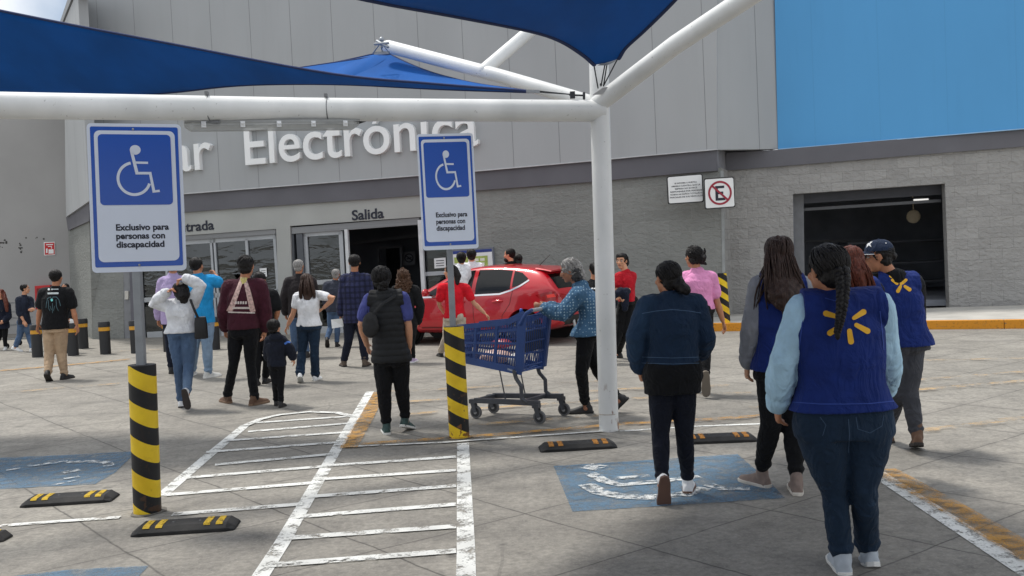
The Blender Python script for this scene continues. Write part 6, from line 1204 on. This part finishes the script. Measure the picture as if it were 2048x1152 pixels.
# woman in white jacket, hands behind her head
A = person('woman in white jacket and jeans holding her hair with both hands', (368, 818), (364, 562), dict(h=(362, 582), n=(360, 602, -.02), sl=(337, 612), el=(307, 606, -.04), wl=(333, 585, -.1), dl=(345, 578, -.12), sr=(384, 608), er=(402, 570, -.06), wr=(372, 557, -.1), dr=(357, 560, -.12), hl=(350, 666), hr=(378, 664), kl=(357, 728), kr=(378, 728, -.02), fl=(361, 816, 'g', 6), fr=(374, 784, -.18, -4, 70)),
    -4, -6, -8, [dict(n='white_jacket', hem=-.0, hemk=1.12, sleeve=2, infl=.024, sinf=.012, m=cloth('white_denim', c(214, 216, 220)))], dict(m=JN, r=(1.06, 1.06, 1.05, 1.06, 1.05), short=.04), dict(m=S_W, s=plain('dark_brown_sole', c(52, 46, 44), .8)), dict(m=HB, style='long', vol=1.06, add=[([(364, 578, -.05), (367, 594, -.08), (368, 600, -.08)], [.08, .08, .05])], to=(368, 600, -.06)), SK, True, True, 1.08, curl=.9)
Y_ = A['Y']; bag('black tote bag hanging at the side of the woman in the white jacket', U(402, 656, Y_-.12), V((.07, .05, .125)), plain('black_leather', c(15, 16, 19), .6, .12, 10), [U(396, 636, Y_-.13), U(388, 618, Y_-.15), U(381, 600, Y_-.12)])
# bright blue tee
A = person('man in bright blue tee and pale jeans near the entrance doors', (404, 757), (394, 513), dict(h=(394, 532), n=(397, 552, -.02), sl=(374, 563), el=(364, 596), wl=(368, 620, .15), sr=(424, 561), er=(440, 566, .06), wr=(432, 552, .22), hl=(391, 640), hr=(414, 640), kl=(388, 690), kr=(414, 690), fl=(384, 752, 'g', 10), fr=(409, 757, 'g', -35)),
    0, -14, 0, [dict(n='tee', hem=-.06, sleeve=.7, infl=.022, sinf=.016, m=cloth('bright_blue_tee', c(34, 138, 196)))], dict(m=JL, r=(1.06, 1.08, 1.1, 1.12, 1.1), short=.02), dict(m=plain('white_grey_trainer', c(198, 198, 194), .7, .15, 20)), dict(m=HB, style='crew', vol=.99), SK, True, False, 1.1)
A = person('man in lavender shirt and dark trousers behind the larger sign', (352, 748), (346, 512), dict(h=(346, 530), n=(346, 550), sl=(326, 566), el=(318, 604), wl=(317, 634, .08), sr=(370, 564), er=(378, 600), wr=(374, 632, .1), hl=(338, 640), hr=(358, 640), kl=(340, 690), kr=(358, 690), fl=(342, 748, 'g', 10), fr=(360, 746, 'g', -5)), 0, 0, 0, [dict(n='shirt', hem=-.08, sleeve=2, infl=.022, sinf=.014, m=cloth('lavender_cotton', c(168, 152, 190)))], dict(m=NAVY), dict(m=S_B, s=SO_B), dict(m=HB), SK, False, False, 1.06)
# khaki trousers
A = person('man in printed black tee and khaki trousers walking away near the black bollards', (112, 760), (113, 537), dict(h=(113, 555), n=(111, 576, -.02), sl=(88, 587), el=(79, 622), wl=(76, 648, .06), sr=(136, 586), er=(147, 622), wr=(153, 648, .02), hl=(100, 656), hr=(122, 656), kl=(99, 706), kr=(122, 706, .05), fl=(96, 745, -.18, 8, 38), fr=(123, 760, 'g', -14)),
    0, -6, 0, [dict(n='tee', hem=-.02, hemk=1.04, sleeve=.62, infl=.022, sinf=.018, m=BLK)], dict(m=cloth('khaki_cotton', c(172, 148, 122)), r=(1.08, 1.08, 1.12, 1.1, 1.08), short=.02), dict(m=S_B, s=SO_B), dict(m=HB, style='crew', vol=1.02), SK, True, False, 1.12)
garment_print(A, 'tee', 'white_print', [[(95, 585), (117, 584.6), (117, 588.2), (95, 588.6)], arc(97.5, 578.5, 2.2, 2.2, 0, 330, 8), arc(104, 578.5, 1.6, 1.6, 0, 330, 8), [(106, 577.6), (117, 577.4), (117, 579), (106, 579.2)]], plain('pale_tee_print', c(196, 204, 206), .8), .005, 3)
garment_print(A, 'tee', 'teal_print', [stroke(p, w) for p, w in (([(93, 606), (95, 597), (101, 594), (104, 600)], 1.6), ([(104, 600), (106, 594), (113, 594), (118, 600), (121, 612)], 1.6), ([(97, 600), (97, 616), (100, 622)], 1.4), ([(112, 599), (113, 614), (117, 622)], 1.4), ([(105, 606), (105, 626)], 1.2), ([(93, 606), (92, 616)], 1.2), ([(100, 612), (103, 620)], 1.2), ([(109, 612), (107, 622)], 1.2))], plain('dim_teal_print', c(66, 92, 100), .8), .005, 2); garment_print(A, 'tee', 'bright_dot', [arc(103.5, 600, 2.4, 2.8, 0, 330, 8)], plain('bright_teal_print', c(120, 214, 210), .7), .006, 2)
A = person('person in dark clothes hidden behind the man in khaki, white bag in hand', (128, 706), (129, 566), dict(h=(130, 577), n=(128, 590), sl=(114, 598), el=(109, 622), wl=(112, 640, .08), sr=(141, 598), er=(146, 620), wr=(142, 636, -.1), hl=(121, 646), hr=(134, 646), kl=(121, 674), kr=(134, 674), fl=(121, 706, 'g', 170), fr=(135, 706, 'g', 170)), 180, 180, 0, [dict(n='top', hem=-.05, sleeve=2, infl=.022, m=BLK)], dict(m=BLKT), dict(m=S_B, s=SO_B), dict(m=HB, vol=1.02), SK, False, True, 1.0, face=True)
q = A['p']['wr']; t = thing('plastic_bag', 'small white bag held by the person behind the man in khaki', 'bag', q-V((0, 0, .16))); mb = MB(); mb.ell(q+V((0, -.03, -.09)), (.07, .04, .08)); fuse(mb, 'bag', PAPER, t, .014, 1, ((.03, .05),))
# young man in navy
A = person('young man in navy shirt and jeans stepping along the side wall', (46, 703), (51, 566), dict(h=(51, 578), n=(48, 592), sl=(38, 600, -.1), el=(38, 624, -.14), wl=(47, 641, -.16), sr=(60, 600, .1), er=(63, 618, .0), wr=(58, 620, -.16), dr=(64, 619, -.2), hl=(44, 645), hr=(54, 645), kl=(40, 670), kr=(58, 670, .08), fl=(31, 693, -.05, -80, 20), fr=(60, 703, 'g', -95)), -70, -78, 0, [dict(n='shirt', hem=-.06, sleeve=1.3, infl=.020, sinf=.014, m=cloth('navy_shirt', c(32, 38, 52)))], dict(m=JN, r=(1.05, 1.1, 1.1, 1.15, 1.2)), dict(m=S_W), dict(m=HB, style='crew', vol=1.02), SKL, True, False, 1.04, face=True)
A = person('long haired girl in dark cardigan and leggings at the edge of the picture', (8, 700), (0, 574), dict(h=(0, 587), n=(1, 602), sl=(-11, 611), el=(-14, 632), wl=(-8, 640, -.14), sr=(14, 610), er=(18, 634), wr=(8, 642, -.16), hl=(-2, 650), hr=(10, 650), kl=(-1, 674), kr=(10, 674), fl=(-4, 699, 'g', 160), fr=(12, 699, 'g', 200)), 170, 170, 0, [dict(n='grey_top', hem=.0, sleeve=.5, infl=.014, m=cloth('mid_grey_jersey', c(112, 112, 116))), dict(n='cardigan', hem=-.16, hemk=1.1, sleeve=2, infl=.022, sinf=.012, m=NAVY, neck=.86)], dict(m=BLK, r=(.9, .9, .9, .9, .9)), dict(m=S_W), dict(m=HR, style='long', vol=1.04, add=[([(6, 586, .03), (12, 604, -.05), (14, 622, -.08)], [.05, .05, .03])]), SKL, False, True, .95, face=True)
